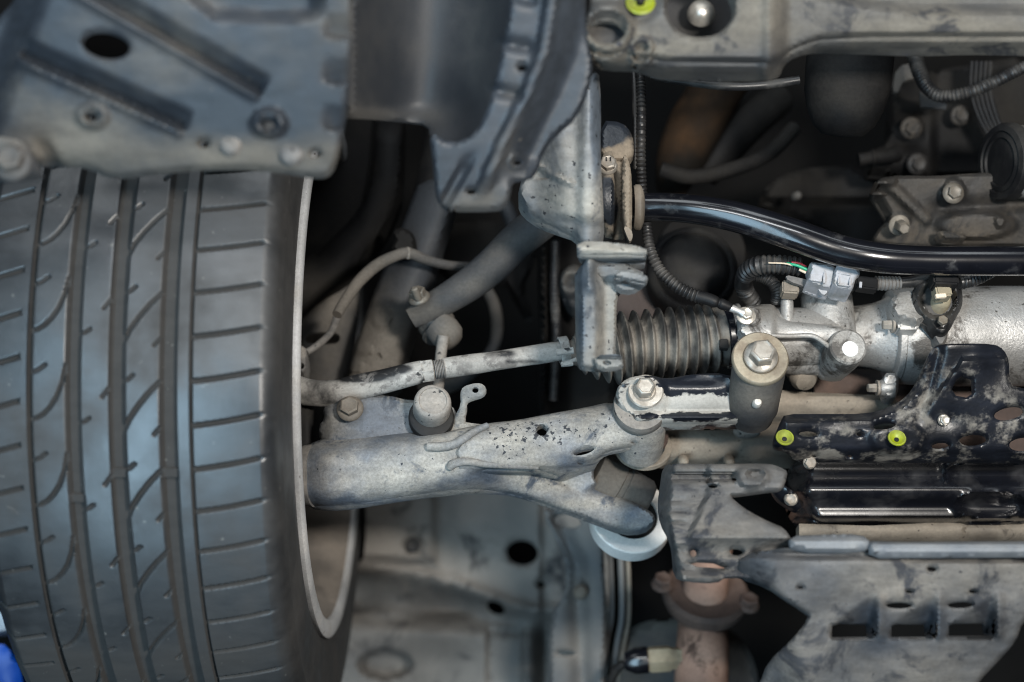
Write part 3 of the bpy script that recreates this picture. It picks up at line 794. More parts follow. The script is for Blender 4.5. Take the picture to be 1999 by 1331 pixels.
cl = Thing('bar_clamp', 'mud-caked black clamp holding the stabiliser bar bushing', 'clamp', 1210, 390, 1.18)
cl.add('strap', panel([(1172, 290), (1205, 290), (1222, 300), (1228, 330), (1232, 400), (1226, 450), (1214, 462), (1172, 452)],
                      lambda x, y: 1.165 + .02 * ((y - 385) / 75.) ** 2 + .014 * (1 - sm(np.abs(x - 1208), 4, 14)), thick=.008, step=5, smooth=1, roll=(6, .004)), M['mud'],
       wear=[(1190, 310, 30, 24, .3), (1212, 380, 10, 80, .22), (1186, 448, 20, 14, .3), (1188, 385, 14, 36, -.3)])
cl.add('outer_flange', panel([(1216, 300), (1228, 312), (1234, 350), (1234, 440), (1230, 468), (1220, 462), (1214, 380)], plane(1.155), thick=.01, step=5, smooth=1, roll=(6, .003)), M['mud'], wear=[(1225, 390, 14, 90, .3)])
cl.add('bushing', lathe(W(1236, 405, 1.195), (1, 0, 0), [(0, m(42)), (.002, m(45)), (.005, m(45)), (.0065, m(42)), (.0085, m(31))], 40), M['tan'])
b = cl.bolt(1187, 322, 1.152, 16, M['boltm'], fl=1.2)
for k in (-1, 1):
    cl.add('head_mark', box(W(1187 + 4 * k, 318, 1.152) + FACE * .0062, .0008, .0035, .0006, bev=0), M['black'], b)
cl.add('upper_bracket', panel([(1172, 235), (1215, 238), (1235, 262), (1240, 300), (1225, 315), (1172, 315)], plane(1.20, 1200, 270, .1, -.2), thick=.01, step=6, smooth=1, roll=(8, .006)), M['mud'], wear=[(1190, 300, 30, 14, .3), (1200, 255, 40, 30, -.1)])
cl.add('mud_lump', panel([(1216, 440), (1232, 446), (1236, 462), (1230, 472), (1226, 466)], plane(1.15), thick=.004, step=4, smooth=1), M['tan'])

lk = Thing('stabilizer_link', 'dusty ball-jointed link between the grey bar end and control arm', 'link', 855, 720, 1.26)
lk.add('upper_boot', lathe(W(848, 622, 1.285), (.35, .72, -.45), [(-.012, m(30)), (-.006, m(36)), (0, m(38)), (.006, m(40)), (.009, m(38)), (.012, m(34)), (.015, m(40)), (.018, m(37))], 36), M['rubber'])
lk.add('upper_housing', lathe(W(868, 648, 1.270), (.55, .55, -.35), [(-.008, m(34)), (0, m(35)), (.008, m(32)), (.013, m(22)), (.015, m(4))], 36), M['dim'], wear=[(880, 650, 40, 40, .1)])
lk.add('rod', tube([(866, 655, 1.255, 11), (861, 690, 1.255, 11), (858, 730, 1.250, 11), (854, 775, 1.235, 11)], 16), M['dustmetal'])
lk.add('lower_cap', lathe(W(843, 797, 1.20), (.10, -.40, -.92), [(-.006, m(37)), (.008, m(37)), (.014, m(36)), (.0165, m(34)), (.018, m(30)), (.0183, m(27)), (.0172, m(26)), (.0172, .0002)], 48), M['dustmetal'], wear=[(845, 790, 60, 60, .05)])
lk.add('lower_boot', lathe(W(842, 817, 1.206), (.05, -.35, -.93), [(-.018, m(26)), (-.012, m(38)), (-.006, m(43)), (-.002, m(45)), (.003, m(45)), (.006, m(42)), (.007, m(36))], 40), M['black'])
lk.add('lower_seat', lathe(W(840, 822, 1.222), (.05, -.35, -.93), [(-.006, m(26)), (.0, m(27)), (.008, m(27)), (.010, m(24))], 32), M['rustdark'])

# ================================================================== tie rod and bellows
tr = Thing('tie_rod', 'chalky grey steering rod with hex nut and thread, crossing above the control arm', 'tie rod', 830, 725, 1.2)
tr.add('rod_end', tube([(540, 740, 1.255, 27), (580, 760, 1.235, 27), (620, 768, 1.225, 26), (660, 765, 1.215, 25), (700, 755, 1.21, 25), (750, 744, 1.205, 24), (800, 731, 1.20, 23), (826, 725, 1.20, 22)], 28, 10),
       M['rod'], wear=[(700, 732, 60, 12, .9), (780, 720, 26, 8, .6), (600, 770, 60, 40, .12), (830, 740, 8, 30, .3)])
def along(px, dd=1.20):
    return W(px, 725 - (px - 826) * .147, dd)
ax = (W(1090, 686, 1.215) - W(826, 725, 1.20)).normalized()
def hexrod(p, a, prof, rot=.2):
    V, Fc = lathe(p, a, prof, 6)
    return V, Fc
tr.add('hex_nut', lathe(along(820), ax, [(0, m(20)), (.0008, m(24)), (.0105, m(24)), (.0115, m(20))], 6), M['rod'])
tp = []
for k in range(7):
    tp += [(k * .00125, m(16)), (k * .00125 + .0004, m(19)), (k * .00125 + .0009, m(19)), (k * .00125 + .00118, m(16))]
tr.add('thread', lathe(along(848), ax, tp, 32), M['dustmetal'])
tr.add('rod_shaft', tube([(866, 719, 1.203, 20.5), (900, 714, 1.204, 20.5), (935, 709, 1.206, 20), (960, 705.5, 1.207, 19), (1020, 696, 1.211, 19), (1060, 690, 1.213, 19.5), (1085, 686, 1.215, 19), (1120, 681, 1.217, 17)], 28, 8), M['rod'],
       wear=[(920, 712, 26, 18, .20), (990, 690, 30, 8, .35), (1040, 705, 50, 6, .3)])

bw = Thing('steering_bellows', 'ribbed black rubber bellows dusted brown, on the steering rack', 'bellows', 1290, 660, 1.22)
p0, p1 = W(1098, 690, 1.215), W(1424, 655, 1.228)
La = (p1 - p0).length
prof = [(0, m(24)), (.004, m(25)), (.008, m(24)), (.011, m(28))]
nr, s0 = 13, .016
for k in range(nr):
    f = k / (nr - 1)
    rp = m(np.interp(f, [0, .12, .3, .6, 1], [46, 63, 75, 76, 70]))
    rv = m(np.interp(f, [0, .12, .3, .6, 1], [32, 44, 53, 55, 55]))
    s = s0 + f * (La - .016 - s0)
    w = (La - .032) / (nr - 1)
    for u, r in ((-.50, rv), (-.40, rv), (-.22, rv + (rp - rv) * .45), (-.10, rv + (rp - rv) * .85), (-.03, rp), (.06, rp - (rp - rv) * .02), (.16, rv + (rp - rv) * .80), (.30, rv + (rp - rv) * .40), (.42, rv)):
        prof.append((s + u * w, r))
prof += [(La - .009, m(60)), (La - .003, m(61)), (La, m(58))]
V, Fc = lathe(p0, p1 - p0, prof, 72)
# the folds sag and lean a little, as a fitted boot does
A = np.array(p0); D = np.array((p1 - p0).normalized())
t = (V - A) @ D / La
V = V + np.outer(.0045 * np.sin(t * 3.1) ** 2, (0, .4, 0)) + np.outer((V[:, 1] - A[1]) * .10 * np.sin(t * 7 + .4) * (t > .06) * (t < .94), (1, 0, 0))
bw.add('bellows', (V, Fc), M['rubber'], sharp=70, wear=[(1190, 690, 40, 50, .08), (1320, 690, 60, 30, .08), (1390, 650, 16, 70, .06), (1300, 600, 120, 20, -.08)])
bw.add('zip_tie', ring(W(1411, 656, 1.2265), p1 - p0, m(61), m(64), m(14)), M['gloss'])
bw.add('tie_latch', box(W(1413, 673, 1.196), m(17), m(20), m(18)), M['black'])
c1 = bw.add('spring_clamp', ring(W(1092, 686, 1.215), ax, m(25), m(29), .008, bev=.0006), M['rod'])
bw.add('clamp_ear', box(W(1103, 686, 1.192), m(12), m(34), m(8), (.12, 1, 0)), M['rod'], c1)
bw.add('clamp_ear', box(W(1107, 710, 1.195), m(9), m(24), m(8), (.1, 1, 0)), M['rod'], c1)
bw.add('clamp_ear', box(W(1114, 706, 1.196), m(26), m(7), m(8), (1, -.45, 0)), M['rod'], c1)

# ================================================================== steering rack
rk = Thing('steering_rack', 'cast aluminium steering rack housing with bolts and a white-marked plug', 'steering rack', 1650, 660, 1.24)
rk.add('rack_tube', lathe(W(1418, 657, 1.232), (1, .02, .0), [(0, m(60)), (.002, m(64)), (.006, m(65)), (.009, m(62)), (.011, m(60)), (.03, m(60)), (.062, m(61)), (.085, m(58)), (.10, m(50))], 64), M['alu'], wear=[(1460, 590, 80, 30, .15), (1440, 640, 60, 60, -.1)])
rk.add('upper_deck', panel([(1445, 600), (1500, 592), (1516, 598), (1524, 626), (1600, 632), (1655, 640), (1672, 690), (1642, 694), (1618, 680), (1596, 663), (1578, 658), (1510, 660), (1440, 662)],
                           lambda x, y: 1.188 + .028 * ((y - 655) / 62.) ** 2 + .007 * sm(x, 1506, 1518), thick=.018, step=5, smooth=1, roll=(6, .004)), M['alu'], wear=[(1490, 600, 50, 20, .15), (1560, 680, 60, 40, -.15)])
# raised seam that steps down to the plug boss
rk.add('seam_rib', tube([(1505, 655, 1.190, 5), (1540, 656, 1.190, 5), (1580, 655, 1.190, 5), (1598, 661, 1.190, 5), (1618, 676, 1.190, 5), (1640, 688, 1.190, 5)], 12), M['alu'])
rk.add('pinion_tower', lathe(W(1611, 555, 1.245), (.02, 1, -.28), [(0, m(46)), (.004, m(50)), (.012, m(51)), (.035, m(53)), (.050, m(54)), (.062, m(50)), (.068, m(40)), (.07, m(10))], 56), M['alu'], wear=[(1590, 600, 60, 40, .02), (1630, 660, 40, 30, -.2)])
bo = rk.add('plug_boss', lathe(W(1637, 699, 1.215), (.04, -.32, -.94), [(-.02, m(34)), (.010, m(38)), (.024, m(38)), (.030, m(36)), (.0315, m(32)), (.032, .0002)], 56), M['alu'])
rk.add('white_mark', lathe(W(1637, 699, 1.215) + Vector((.04, -.32, -.94)).normalized() * .0322 + Vector((m(3), m(6), 0)), (.04, -.32, -.94), [(0, m(16)), (.0006, m(15.5)), (.0007, .0001)], 28), M['white'], bo)
rk.add('lower_barrel', lathe(W(1530, 695, 1.235), (1, .10, 0), [(0, m(34)), (.008, m(36)), (.02, m(36)), (.03, m(33)), (.034, m(40)), (.042, m(42)), (.05, m(38))], 40), M['alu'])
rk.add('lower_lobe', lathe(W(1565, 728, 1.245), (.1, .5, -.8), [(-.01, m(30)), (.008, m(28)), (.014, m(20)), (.016, m(4))], 32), M['tan'])
rk.add('neck', lathe(W(1652, 656, 1.25), (1, -.01, 0), [(0, m(60)), (.012, m(62)), (.022, m(66)), (.032, m(74)), (.037, m(82)), (.039, m(84))], 56), M['alu'], wear=[(1690, 590, 30, 60, .10), (1690, 690, 20, 40, -.15)])
rk.add('flange', lathe(W(1733, 658, 1.25), (1, 0, 0), [(0, m(92)), (.0012, m(96)), (.006, m(96)), (.007, m(93))], 72), M['alu'])
rk.add('motor_housing', lathe(W(1741, 656, 1.252), (1, .0, 0), [(0, m(95)), (.003, m(97)), (.02, m(100)), (.04, m(102)), (.17, m(102)), (.19, m(98))], 80), M['alu'], wear=[(1960, 610, 60, 40, .12), (1900, 660, 60, 50, -.12)])
rk.add('flange_lug', box(W(1768, 634, 1.208), m(40), m(34), m(40), (1, 0, 0)), M['alu_clean'])
rk.add('bolt', join(lathe(W(1745, 634, 1.205), (-1, 0, 0), [(0, m(15)), (m(5), m(17)), (m(6), m(8))], 24), lathe(W(1744, 634, 1.205), (-1, 0, 0), [(0, m(10)), (m(20), m(9.5)), (m(22), m(7))], 6)), M['boltm'])
rk.add('flange_lug', panel([(1722, 728), (1756, 728), (1752, 774), (1738, 780), (1724, 770)], plane(1.222), thick=.014, step=5, smooth=1, roll=(5, .004)), M['alu'])
rk.add('flange_lug', lathe(W(1735, 757, 1.228), (-1, .02, 0), [(-.004, m(17)), (.006, m(17)), (.008, m(15))], 28), M['alu'])
rk.add('bolt', join(lathe(W(1716, 757, 1.225), (-1, 0, 0), [(0, m(15)), (m(5), m(16)), (m(6), m(8))], 24), lathe(W(1714, 757, 1.225), (-1, 0, 0), [(0, m(9.5)), (m(20), m(9)), (m(22), m(6))], 6)), M['boltm'])
rk.add('square_boss', panel([(1738, 575), (1800, 562), (1812, 600), (1800, 632), (1760, 622), (1745, 612)], plane(1.19, 1770, 600, .05, -.2), thick=.02, step=7, smooth=1, roll=(6, .004)), M['alu'], wear=[(1770, 600, 50, 40, .12)])
rk.add('tower_collar', ring(W(1611, 560, 1.243), (.02, 1, -.28), m(40), m(55), .006), M['alu'])
rk.add('flange_rim', ring(W(1434, 657, 1.232), (1, .02, 0), m(60), m(66.5), .003, 64, .0006), M['alu_clean'])
rk.add('vent_pipe', lathe(W(1537, 668, 1.215), (0, -1, .05), [(0, m(17)), (.008, m(15)), (.02, m(13)), (.034, m(12.5)), (.036, m(11))], 28), M['alu'])
rk.add('vent_cap', box(W(1541, 566, 1.205), m(33), m(27), m(34), (1, .08, 0)), M['tan'])
rk.add('earth_boss', lathe(W(1461, 634, 1.205), (.0, -.45, -.90), [(-.01, m(26)), (.004, m(23)), (.016, m(19)), (.017, m(17))], 32), M['alu'], wear=[(1465, 650, 30, 20, .2)])
rk.bolt(1457, 615, 1.176, 12.5, M['boltm'], fl=1.55)

# position sensor in its teardrop collar
sn = Thing('steering_sensor', 'black teardrop sensor collar with a beige plug on the steering rack', 'sensor', 1838, 605, 1.2)
def d_sn(x, y):
    q = np.hypot(x - 1831, y - 585)
    d = 1.186 + .05 * (y - 600) / 1000
    d = d + .008 * (1 - sm(q, 30, 36)) - .004 * np.exp(-((q - 40) / 4) ** 2)
    qq = np.hypot(x - 1839, y - 628)
    return d + .003 * (1 - sm(qq, 10, 15))
sn.add('collar', panel([(1790, 545), (1872, 545), (1880, 575), (1878, 600), (1866, 620), (1854, 646), (1842, 655), (1830, 652), (1812, 630), (1790, 607), (1782, 580)], d_sn, thick=.014, step=4, smooth=2, roll=(6, .004)), M['conduit'])
sn.add('stalk', panel([(1820, 640), (1852, 640), (1846, 675), (1826, 675)], plane(1.197), thick=.01, step=5, smooth=1, roll=(5, .004)), M['dustmetal'])
sn.bolt(1839, 627, 1.180, 10, M['boltdim'], name='screw', fl=0)
sn.add('plug_socket', lathe(W(1834, 592, 1.196), (.0, -.5, -.86), [(-.004, m(20)), (.004, m(19)), (.008, m(18)), (.010, m(14))], 32), M['beige'])
sn.add('plug_body', box(W(1838, 572, 1.172), m(30), m(26), m(34), (1, -.08, 0)), M['beige'])
sn.add('plug_latch', box(W(1836, 578, 1.158), m(20), m(8), m(8), (1, -.08, 0)), M['cream'])
sn.add('plug_shell', box(W(1842, 548, 1.170), m(48), m(30), m(40), (1, .05, 0)), M['black'])
sn.add('cable_sleeve', tube([(1868, 552, 1.18, 12), (1890, 548, 1.185, 13), (1912, 540, 1.19, 13), (1940, 525, 1.2, 13)], 14, corr=(1.5, 8)), M['conduit'])

# ================================================================== bush and bolts that hold the rack
bs_ = Thing('rack_mount', 'dark rubber mounting bush capped by a zinc washer and large bolt', 'mount', 1480, 750, 1.18)
ca = W(1484, 700, 1.138)
bs_.add('sleeve', lathe(W(1484, 704, 1.142), U + Vector((.02, .42, 0)), [(0, m(40)), (.004, m(49)), (.012, m(50)), (.045, m(49)), (.056, m(49)), (.060, m(46)), (.07, m(42))], 56), M['dim'], wear=[(1450, 790, 60, 10, .2), (1470, 760, 40, 40, .05)])
bs_.add('sleeve_stud', lathe(W(1478, 786, 1.148), (0, -.25, -1), [(-.004, m(9)), (.002, m(8.5)), (.004, m(6)), (.0045, .0002)], 20), M['alu_clean'])
wsh = bs_.add('washer', lathe(ca, FACE, [(-.005, m(51)), (-.002, m(53)), (.001, m(52.5)), (.0022, m(50)), (.0018, m(34)), (.0022, m(33)), (.001, m(30)), (.0009, .0003)], 64), M['zinc'])
bs_.add('bolt', join(lathe(ca + FACE * .0008, FACE, [(0, m(30)), (.0026, m(32)), (.0042, m(31)), (.006, m(25)), (.0062, m(12))], 48), hexhead(ca + FACE * .005, FACE, m(24.5), .0125, .12)), M['boltm'])

ms = Thing('mounting_arm', 'black steel bracket scraped to pale metal, bolted over the control arm bush', 'bracket', 1330, 790, 1.18)
def d_ms(x, y):
    d = 1.172 + .12 * (y - 770) / 1000
    q = np.hypot(x - 1250, (y - 775) * 1.05)
    d = d - .004 * (1 - sm(q, 46, 58)) + .002 * (1 - sm(q, 30, 36))
    d = d + sm(x, 1230, 1245) * (.002 * np.exp(-((y - 800) / 7.) ** 2) - .0065 * np.exp(-((y - 815) / 9.) ** 2) + .008 * sm(y, 822, 836))
    d = d + .010 * sm(1440 - x, 0, 60) * (1 - sm(y, 735, 760)) * sm(x, 1290, 1320)
    return d
ms.add('arm', panel([(1215, 745), (1232, 735), (1270, 732), (1300, 740), (1350, 730), (1420, 728), (1440, 750), (1440, 800), (1462, 812), (1460, 830), (1400, 833), (1300, 833), (1246, 834), (1238, 815), (1215, 800), (1202, 780), (1203, 760)],
                    d_ms, thick=.008, step=5, smooth=1, roll=(6, .004)), M['scuff'],
       wear=[(1260, 775, 60, 50, .5), (1340, 785, 90, 16, .30), (1300, 827, 60, 6, .35), (1420, 826, 60, 6, .35), (1310, 760, 22, 26, -.5), (1380, 795, 70, 20, .40), (1400, 742, 70, 14, -.6), (1340, 811, 120, 5, -.5), (1430, 790, 26, 20, .2)])
ms.add('washer', ring(W(1260, 765, 1.168), FACE, m(6), m(34), .003), M['boltm'])
ms.bolt(1258, 762, 1.165, 20, M['boltm'], fl=1.25, h=.011, rot=.05)
ms.add('bush_cup', lathe(W(1250, 790, 1.178), U, [(0, m(50)), (.004, m(52)), (.012, m(52)), (.016, m(49))], 48), M['dustmetal'])
# ================================================================== lower control arm
def arm_c(x):
    return np.interp(x, [560, 600, 700, 800, 900, 1000, 1100, 1200, 1260], [930, 928, 922, 912, 896, 884, 862, 838, 830])
def arm_h(x):
    return np.interp(x, [560, 620, 700, 800, 900, 1000, 1100, 1200, 1260], [56, 64, 66, 62, 62, 68, 66, 52, 44])
def d_arm(x, y):
    u = np.clip((y - arm_c(x)) / arm_h(x), -1.15, 1.15)
    d = 1.177 + .024 * np.abs(u) ** 3.6
    d = d + .018 * (1 - sm(x, 575, 660)) ** 1.5                                # rounded blunt end
    d = d + .010 * sm(x, 900, 1150)
    # overlapping pressing with its weld step
    step_y = np.interp(x, [895, 930, 960, 1000, 1080], [905, 870, 845, 828, 815])
    inside = sm(x - np.interp(y, [815, 850, 880, 906, 915], [960, 905, 893, 896, 900]), -3, 3) * sm(912 - y + (x - 900) * .00, -3, 3)
    d = d - .0045 * inside
    # flank that folds away towards the rear leg
    lowline = np.interp(x, [880, 950, 1040, 1080, 1110, 1140, 1165, 1240], [916, 910, 912, 922, 944, 954, 940, 930])
    c = np.interp(x, [900, 1000, 1060, 1120, 1200, 1290], [925, 935, 952, 978, 1006, 1014])
    leg = 1.212 + .018 * sm(x, 1000, 1200) + .012 * np.abs((y - c) / 36.) ** 3
    w = sm(y - lowline, 0, 14) * sm(x, 900, 1010)
    return d * (1 - w) + leg * w
ca_ = Thing('control_arm', 'long blue-grey pressed steel control arm, stone-chipped, reaching to the wheel', 'control arm', 880, 900, 1.19)
ca_.add('body', panel([(586, 885), (600, 868), (640, 852), (720, 842), (800, 842), (860, 846), (900, 836), (950, 826), (1010, 820), (1080, 806), (1140, 796), (1196, 783), (1208, 800), (1222, 826), (1248, 848), (1256, 860), (1246, 870),
                       (1215, 874), (1184, 880), (1170, 892), (1158, 915), (1160, 940), (1182, 958), (1218, 972), (1252, 988), (1276, 1002), (1280, 1018), (1258, 1036), (1215, 1038), (1160, 1016), (1105, 996), (1060, 980), (1010, 962), (960, 956), (900, 957), (830, 964), (760, 974), (690, 986), (640, 990), (600, 985), (588, 960), (584, 920)],
                      d_arm, thick=.012, holes=[ell(1058, 839, 11, 12), ell(1140, 880, 22, 7, -16), ell(1133, 903, 6, 4), ell(1237, 863, 5, 3)], step=4.5, smooth=1, roll=(4, .004), hroll=(5, .002)), M['arm_spots'],
        wear=[(1040, 930, 50, 22, .3), (760, 930, 150, 30, .06), (620, 920, 40, 60, -.16), (1000, 850, 90, 30, .10), (950, 930, 50, 18, -.2), (1120, 920, 30, 30, -.15), (700, 980, 100, 14, -.2), (1140, 985, 80, 10, .2), (1230, 990, 50, 26, -.2), (1180, 955, 40, 12, -.2)],
        chip=[(1000, 850, 90, 22, .13), (1060, 835, 60, 16, .08), (1110, 845, 70, 24, .09), (760, 900, 110, 30, .05), (985, 880, 50, 14, .10), (1180, 820, 40, 30, .07)])
def d_top(x, y):
    return 1.207 - .10 * (y - 840) / 1000 + .004 * np.sin(x / 40.) + .010 * (1 - sm(x, 620, 650))
ca_.add('upper_plate', panel([(624, 862), (622, 830), (634, 818), (630, 795), (650, 782), (700, 770), (760, 772), (790, 780), (815, 782), (870, 785), (890, 800), (892, 820), (920, 826), (960, 830), (940, 850), (800, 870), (660, 872)], d_top, thick=.006, step=6, smooth=1, roll=(6, .003)), M['arm'],
        wear=[(740, 820, 80, 40, -.12), (880, 830, 30, 20, .1)])
ca_.add('hose_tab', panel([(880, 850), (888, 812), (900, 790), (898, 768), (904, 754), (930, 747), (944, 750), (951, 762), (944, 774), (922, 780), (911, 786), (912, 800), (908, 815), (912, 850)], plane(1.195, 920, 770, 0, .2), thick=.003, holes=[ell(928, 761, 6.5, 6)], step=4, smooth=1, roll=(4, .002)), M['arm'])
ca_.bolt(683, 796, 1.198, 19, M['tan'], fl=1.4, rot=.5)
ca_.add('weld_bead', tube([(836, 872, 1.177, 9), (858, 872, 1.174, 9), (884, 868, 1.172, 9), (905, 856, 1.172, 8), (930, 840, 1.179, 7), (952, 830, 1.183, 6)], 12), M['arm'])
ca_.add('weld_bead', tube([(878, 912, 1.175, 8), (888, 904, 1.172, 9), (912, 901, 1.172, 8), (950, 906, 1.175, 7), (1010, 910, 1.180, 6), (1050, 912, 1.185, 5)], 12), M['arm'])
ca_.add('end_cap', lathe(W(600, 928, 1.212), (-1, .02, .15), [(-.006, m(62)), (.002, m(60)), (.005, m(56)), (.006, m(30))], 40), M['dustmetal'])
ca_.add('bush_sleeve', lathe(W(1256, 812, 1.195), U + Vector((0, .45, 0)), [(0, m(44)), (.006, m(46)), (.036, m(46)), (.045, m(44))], 48), M['arm'])
ca_.add('rusty_collar', ring(W(1254, 846, 1.228), U + Vector((0, .5, 0)), m(42), m(52), .005), M['rustdark'])
ca_.add('bush_flange', ring(W(1256, 868, 1.245), U + Vector((0, .5, 0)), m(44), m(58), .006), M['tan'])
ca_.add('rear_tube', lathe(W(1150, 925, 1.262), (.82, .50, .06), [(0, m(30)), (.003, m(54)), (.018, m(56)), (.026, m(56)), (.027, m(52)), (.031, m(52)), (.032, m(56)), (.052, m(57)), (.056, m(50)), (.057, m(10))], 48), M['dim'], wear=[(1180, 930, 40, 30, .2), (1240, 985, 40, 30, .1)])

rb = Thing('rear_bush', 'bright bare-aluminium ring bush under the control arm\'s rear leg', 'bushing', 1236, 1055, 1.3)
ra = Vector((-.08, .55, .83))
rb.add('outer_ring', ring(W(1234, 1006, 1.285), ra, m(54), m(86), .018, 72), M['ringal'])
rb.add('rubber_core', lathe(W(1234, 1007, 1.288), ra, [(0, .0003), (.0, m(55)), (.006, m(55)), (.022, m(55))], 48), M['black'])
rb.add('core_pin', lathe(W(1232, 1004, 1.280), ra, [(0, m(4)), (.001, m(24)), (.004, m(26)), (.02, m(26))], 32), M['dim'])

# ================================================================== subframe behind the arm
sf = Thing('subframe', 'tan dust-covered steel subframe beam behind the mounting bracket', 'subframe', 1450, 840, 1.26)
def d_sf(x, y):
    return 1.262 + .012 * ((y - 865) / 36.) ** 2 + .02 * (1 - sm(x, 1200, 1260)) + .004 * sm(x, 1318, 1324)
sf.add('lower_beam', panel([(1196, 870), (1215, 880), (1260, 898), (1330, 902), (1420, 902), (1560, 900), (1600, 900), (1600, 815), (1560, 815), (1460, 822), (1330, 828), (1280, 826), (1230, 840)], d_sf, thick=.02, step=8, smooth=1, roll=(8, .006)), M['tan'],
       wear=[(1400, 850, 80, 24, .12), (1340, 890, 80, 10, .15), (1520, 880, 60, 16, -.2)])
def d_sf2(x, y):
    return 1.255 + .010 * np.abs((y - 785) / 26.) ** 2 - .004 * np.exp(-((y - 812 - (x - 1500) * .02) / 5.) ** 2)
sf.add('upper_beam', panel([(1500, 758), (1560, 765), (1640, 768), (1740, 772), (1770, 800), (1760, 830), (1500, 830)], d_sf2, thick=.02, step=8, smooth=1, roll=(6, .004)), M['tan'], wear=[(1600, 785, 120, 18, .12), (1700, 800, 100, 10, .1)])
sf.add('inner_wall', panel([(1590, 720), (2060, 720), (2060, 905), (1590, 905)], plane(1.30), thick=.004, step=20, smooth=0), M['rustdark'])  # added sheet in dark brown, standing for the shaded subframe behind the holes
for x in (1334, 1424):
    sf.add('weld_nub', lathe(W(x, 901, 1.262), (0, .2, -1), [(-.004, m(12)), (.003, m(10)), (.005, m(6)), (.0055, .0002)], 16), M['tan'])
sf.add('mount_tab', panel([(1430, 833), (1470, 828), (1490, 838), (1478, 850), (1450, 852), (1436, 846)], plane(1.248), thick=.006, step=5, smooth=2, roll=(6, .003)), M['dustmetal'])
rl = Thing('rear_rail', 'beige steel rail showing between black oil pan and undertray', 'rail', 1850, 1035, 1.22)
rl.add('rail', panel([(1560, 1022), (1700, 1026), (1870, 1018), (2060, 1015), (2060, 1062), (1700, 1062), (1560, 1050)], lambda x, y: 1.235 + .008 * ((y - 1035) / 20.) ** 2 + .004 * sm(x, 1880, 1884), thick=.015, step=8, smooth=0), M['tan'], wear=[(1780, 1040, 100, 20, .2)])

# ================================================================== black brace plate with yellow plugs
def d_pl(x, y):
    d = 1.150 + .12 * (y - 850) / 1000
    top = np.interp(x, [1500, 1540, 1700, 1760, 1800, 1830], [800, 812, 808, 786, 746, 690])
    d = d + .012 * (1 - sm(y - top, 0, 16)) * (1 - sm(x, 1780, 1820))
    # raised web on the left, hollow towards the tower
    web = sm(y - np.interp(x, [1500, 1700, 1760, 1820, 1880, 2060], [834, 834, 822, 780, 700, 690]), -8, 8)
    d = d + .007 * (1 - web) * sm(x, 1560, 1760)
    q = np.hypot((x - 1752) / 58, (y - 858) / 34)
    d = d - .005 * (1 - sm(q, .7, 1.1))
    d = d + .006 * np.exp(-((x - np.interp(y, [690, 760, 830, 900], [1830, 1812, 1790, 1770])) / 12.) ** 2) * (1 - sm(y, 800, 840))
    d = d + .008 * sm(x, 1900, 1960) * (1 - sm(y, 700, 780)) + .008 * (1 - sm(x, 1516, 1536)) 
    d = d + .010 * sm(y, 872, 900)
    d = d + .004 * np.exp(-(((x - 1842) / 34) ** 2 + ((y - 818) / 18) ** 2))
    return d
pl = Thing('brace_plate', 'black steel brace plate with white scuffs, oval holes and yellow plugs', 'brace plate', 1750, 830, 1.15)
pl.add('plate', panel([(1508, 862), (1514, 846), (1524, 822), (1532, 808), (1600, 808), (1690, 808), (1735, 796), (1768, 776), (1790, 745), (1804, 712), (1818, 682), (1832, 672), (1880, 670), (1940, 671), (1960, 682), (1970, 704), (1970, 738), (1980, 758), (2060, 760),
                       (2060, 902), (1900, 902), (1700, 900), (1570, 900), (1550, 896), (1545, 886), (1530, 878), (1510, 876)], d_pl, thick=.0035,
                      holes=[[(1868, 740), (1880, 732), (1898, 738), (1899, 768), (1886, 776), (1866, 772), (1858, 760)], ell(1578, 846, 19, 7), ell(1727, 831, 22, 7, -8), ell(1900, 858, 27, 12, -6), ell(1836, 869, 18, 7, -8), ell(1970, 806, 30, 13, -14), ell(1998, 866, 28, 14, -8),
                             ell(1678, 847, 6, 4), ell(1590, 889, 6, 3), ell(1660, 889, 6, 3)], step=4.5, smooth=1, roll=(6, .003), hroll=(7, .003)), M['plate'],
       wear=[(1862, 700, 26, 26, 0.14), (1810, 775, 26, 40, 0.26), (1780, 810, 30, 26, 0.19), (1630, 850, 50, 22, 0.20), (1600, 885, 90, 12, 0.26), (1760, 890, 120, 12, 0.22), (1760, 860, 60, 16, 0.12), (1970, 770, 40, 26, 0.20), (1920, 835, 60, 26, 0.19),
             (1850, 885, 70, 14, 0.12), (1670, 868, 34, 14, -.5), (1900, 690, 40, 20, -.25), (1560, 815, 60, 8, 0.07), (1540, 850, 24, 24, -.3), (1940, 880, 50, 12, 0.09), (1900, 790, 50, 20, -.3)])
for x, y, dd in ((1532, 854, 1.152), (1751, 855, 1.145)):
    dd = float(d_pl(np.array([float(x)]), np.array([float(y)]))[0]) - .0052
    pg = pl.add('plug', lathe(W(x, y, dd), (0, -.55, -.83), [(-.002, m(13)), (.0002, m(17)), (.0010, m(16)), (.0010, m(14)), (-.0018, m(7)), (-.0022, .0002)], 32), M['yellow'])
    pl.add('plug_pin', lathe(W(x, y + 1, dd), (0, -.55, -.83), [(-.002, m(5)), (-.0012, m(4.5)), (-.0011, .0002)], 12), M['black'], pg)
pl.bolt(1843, 820, 1.147, 10, M['boltm'], fl=1.2, out=(0, -.1, -1))
pl.bolt(1581, 903, 1.165, 11, M['boltm'], fl=1.2, out=(0, -.05, -1), rot=.1)

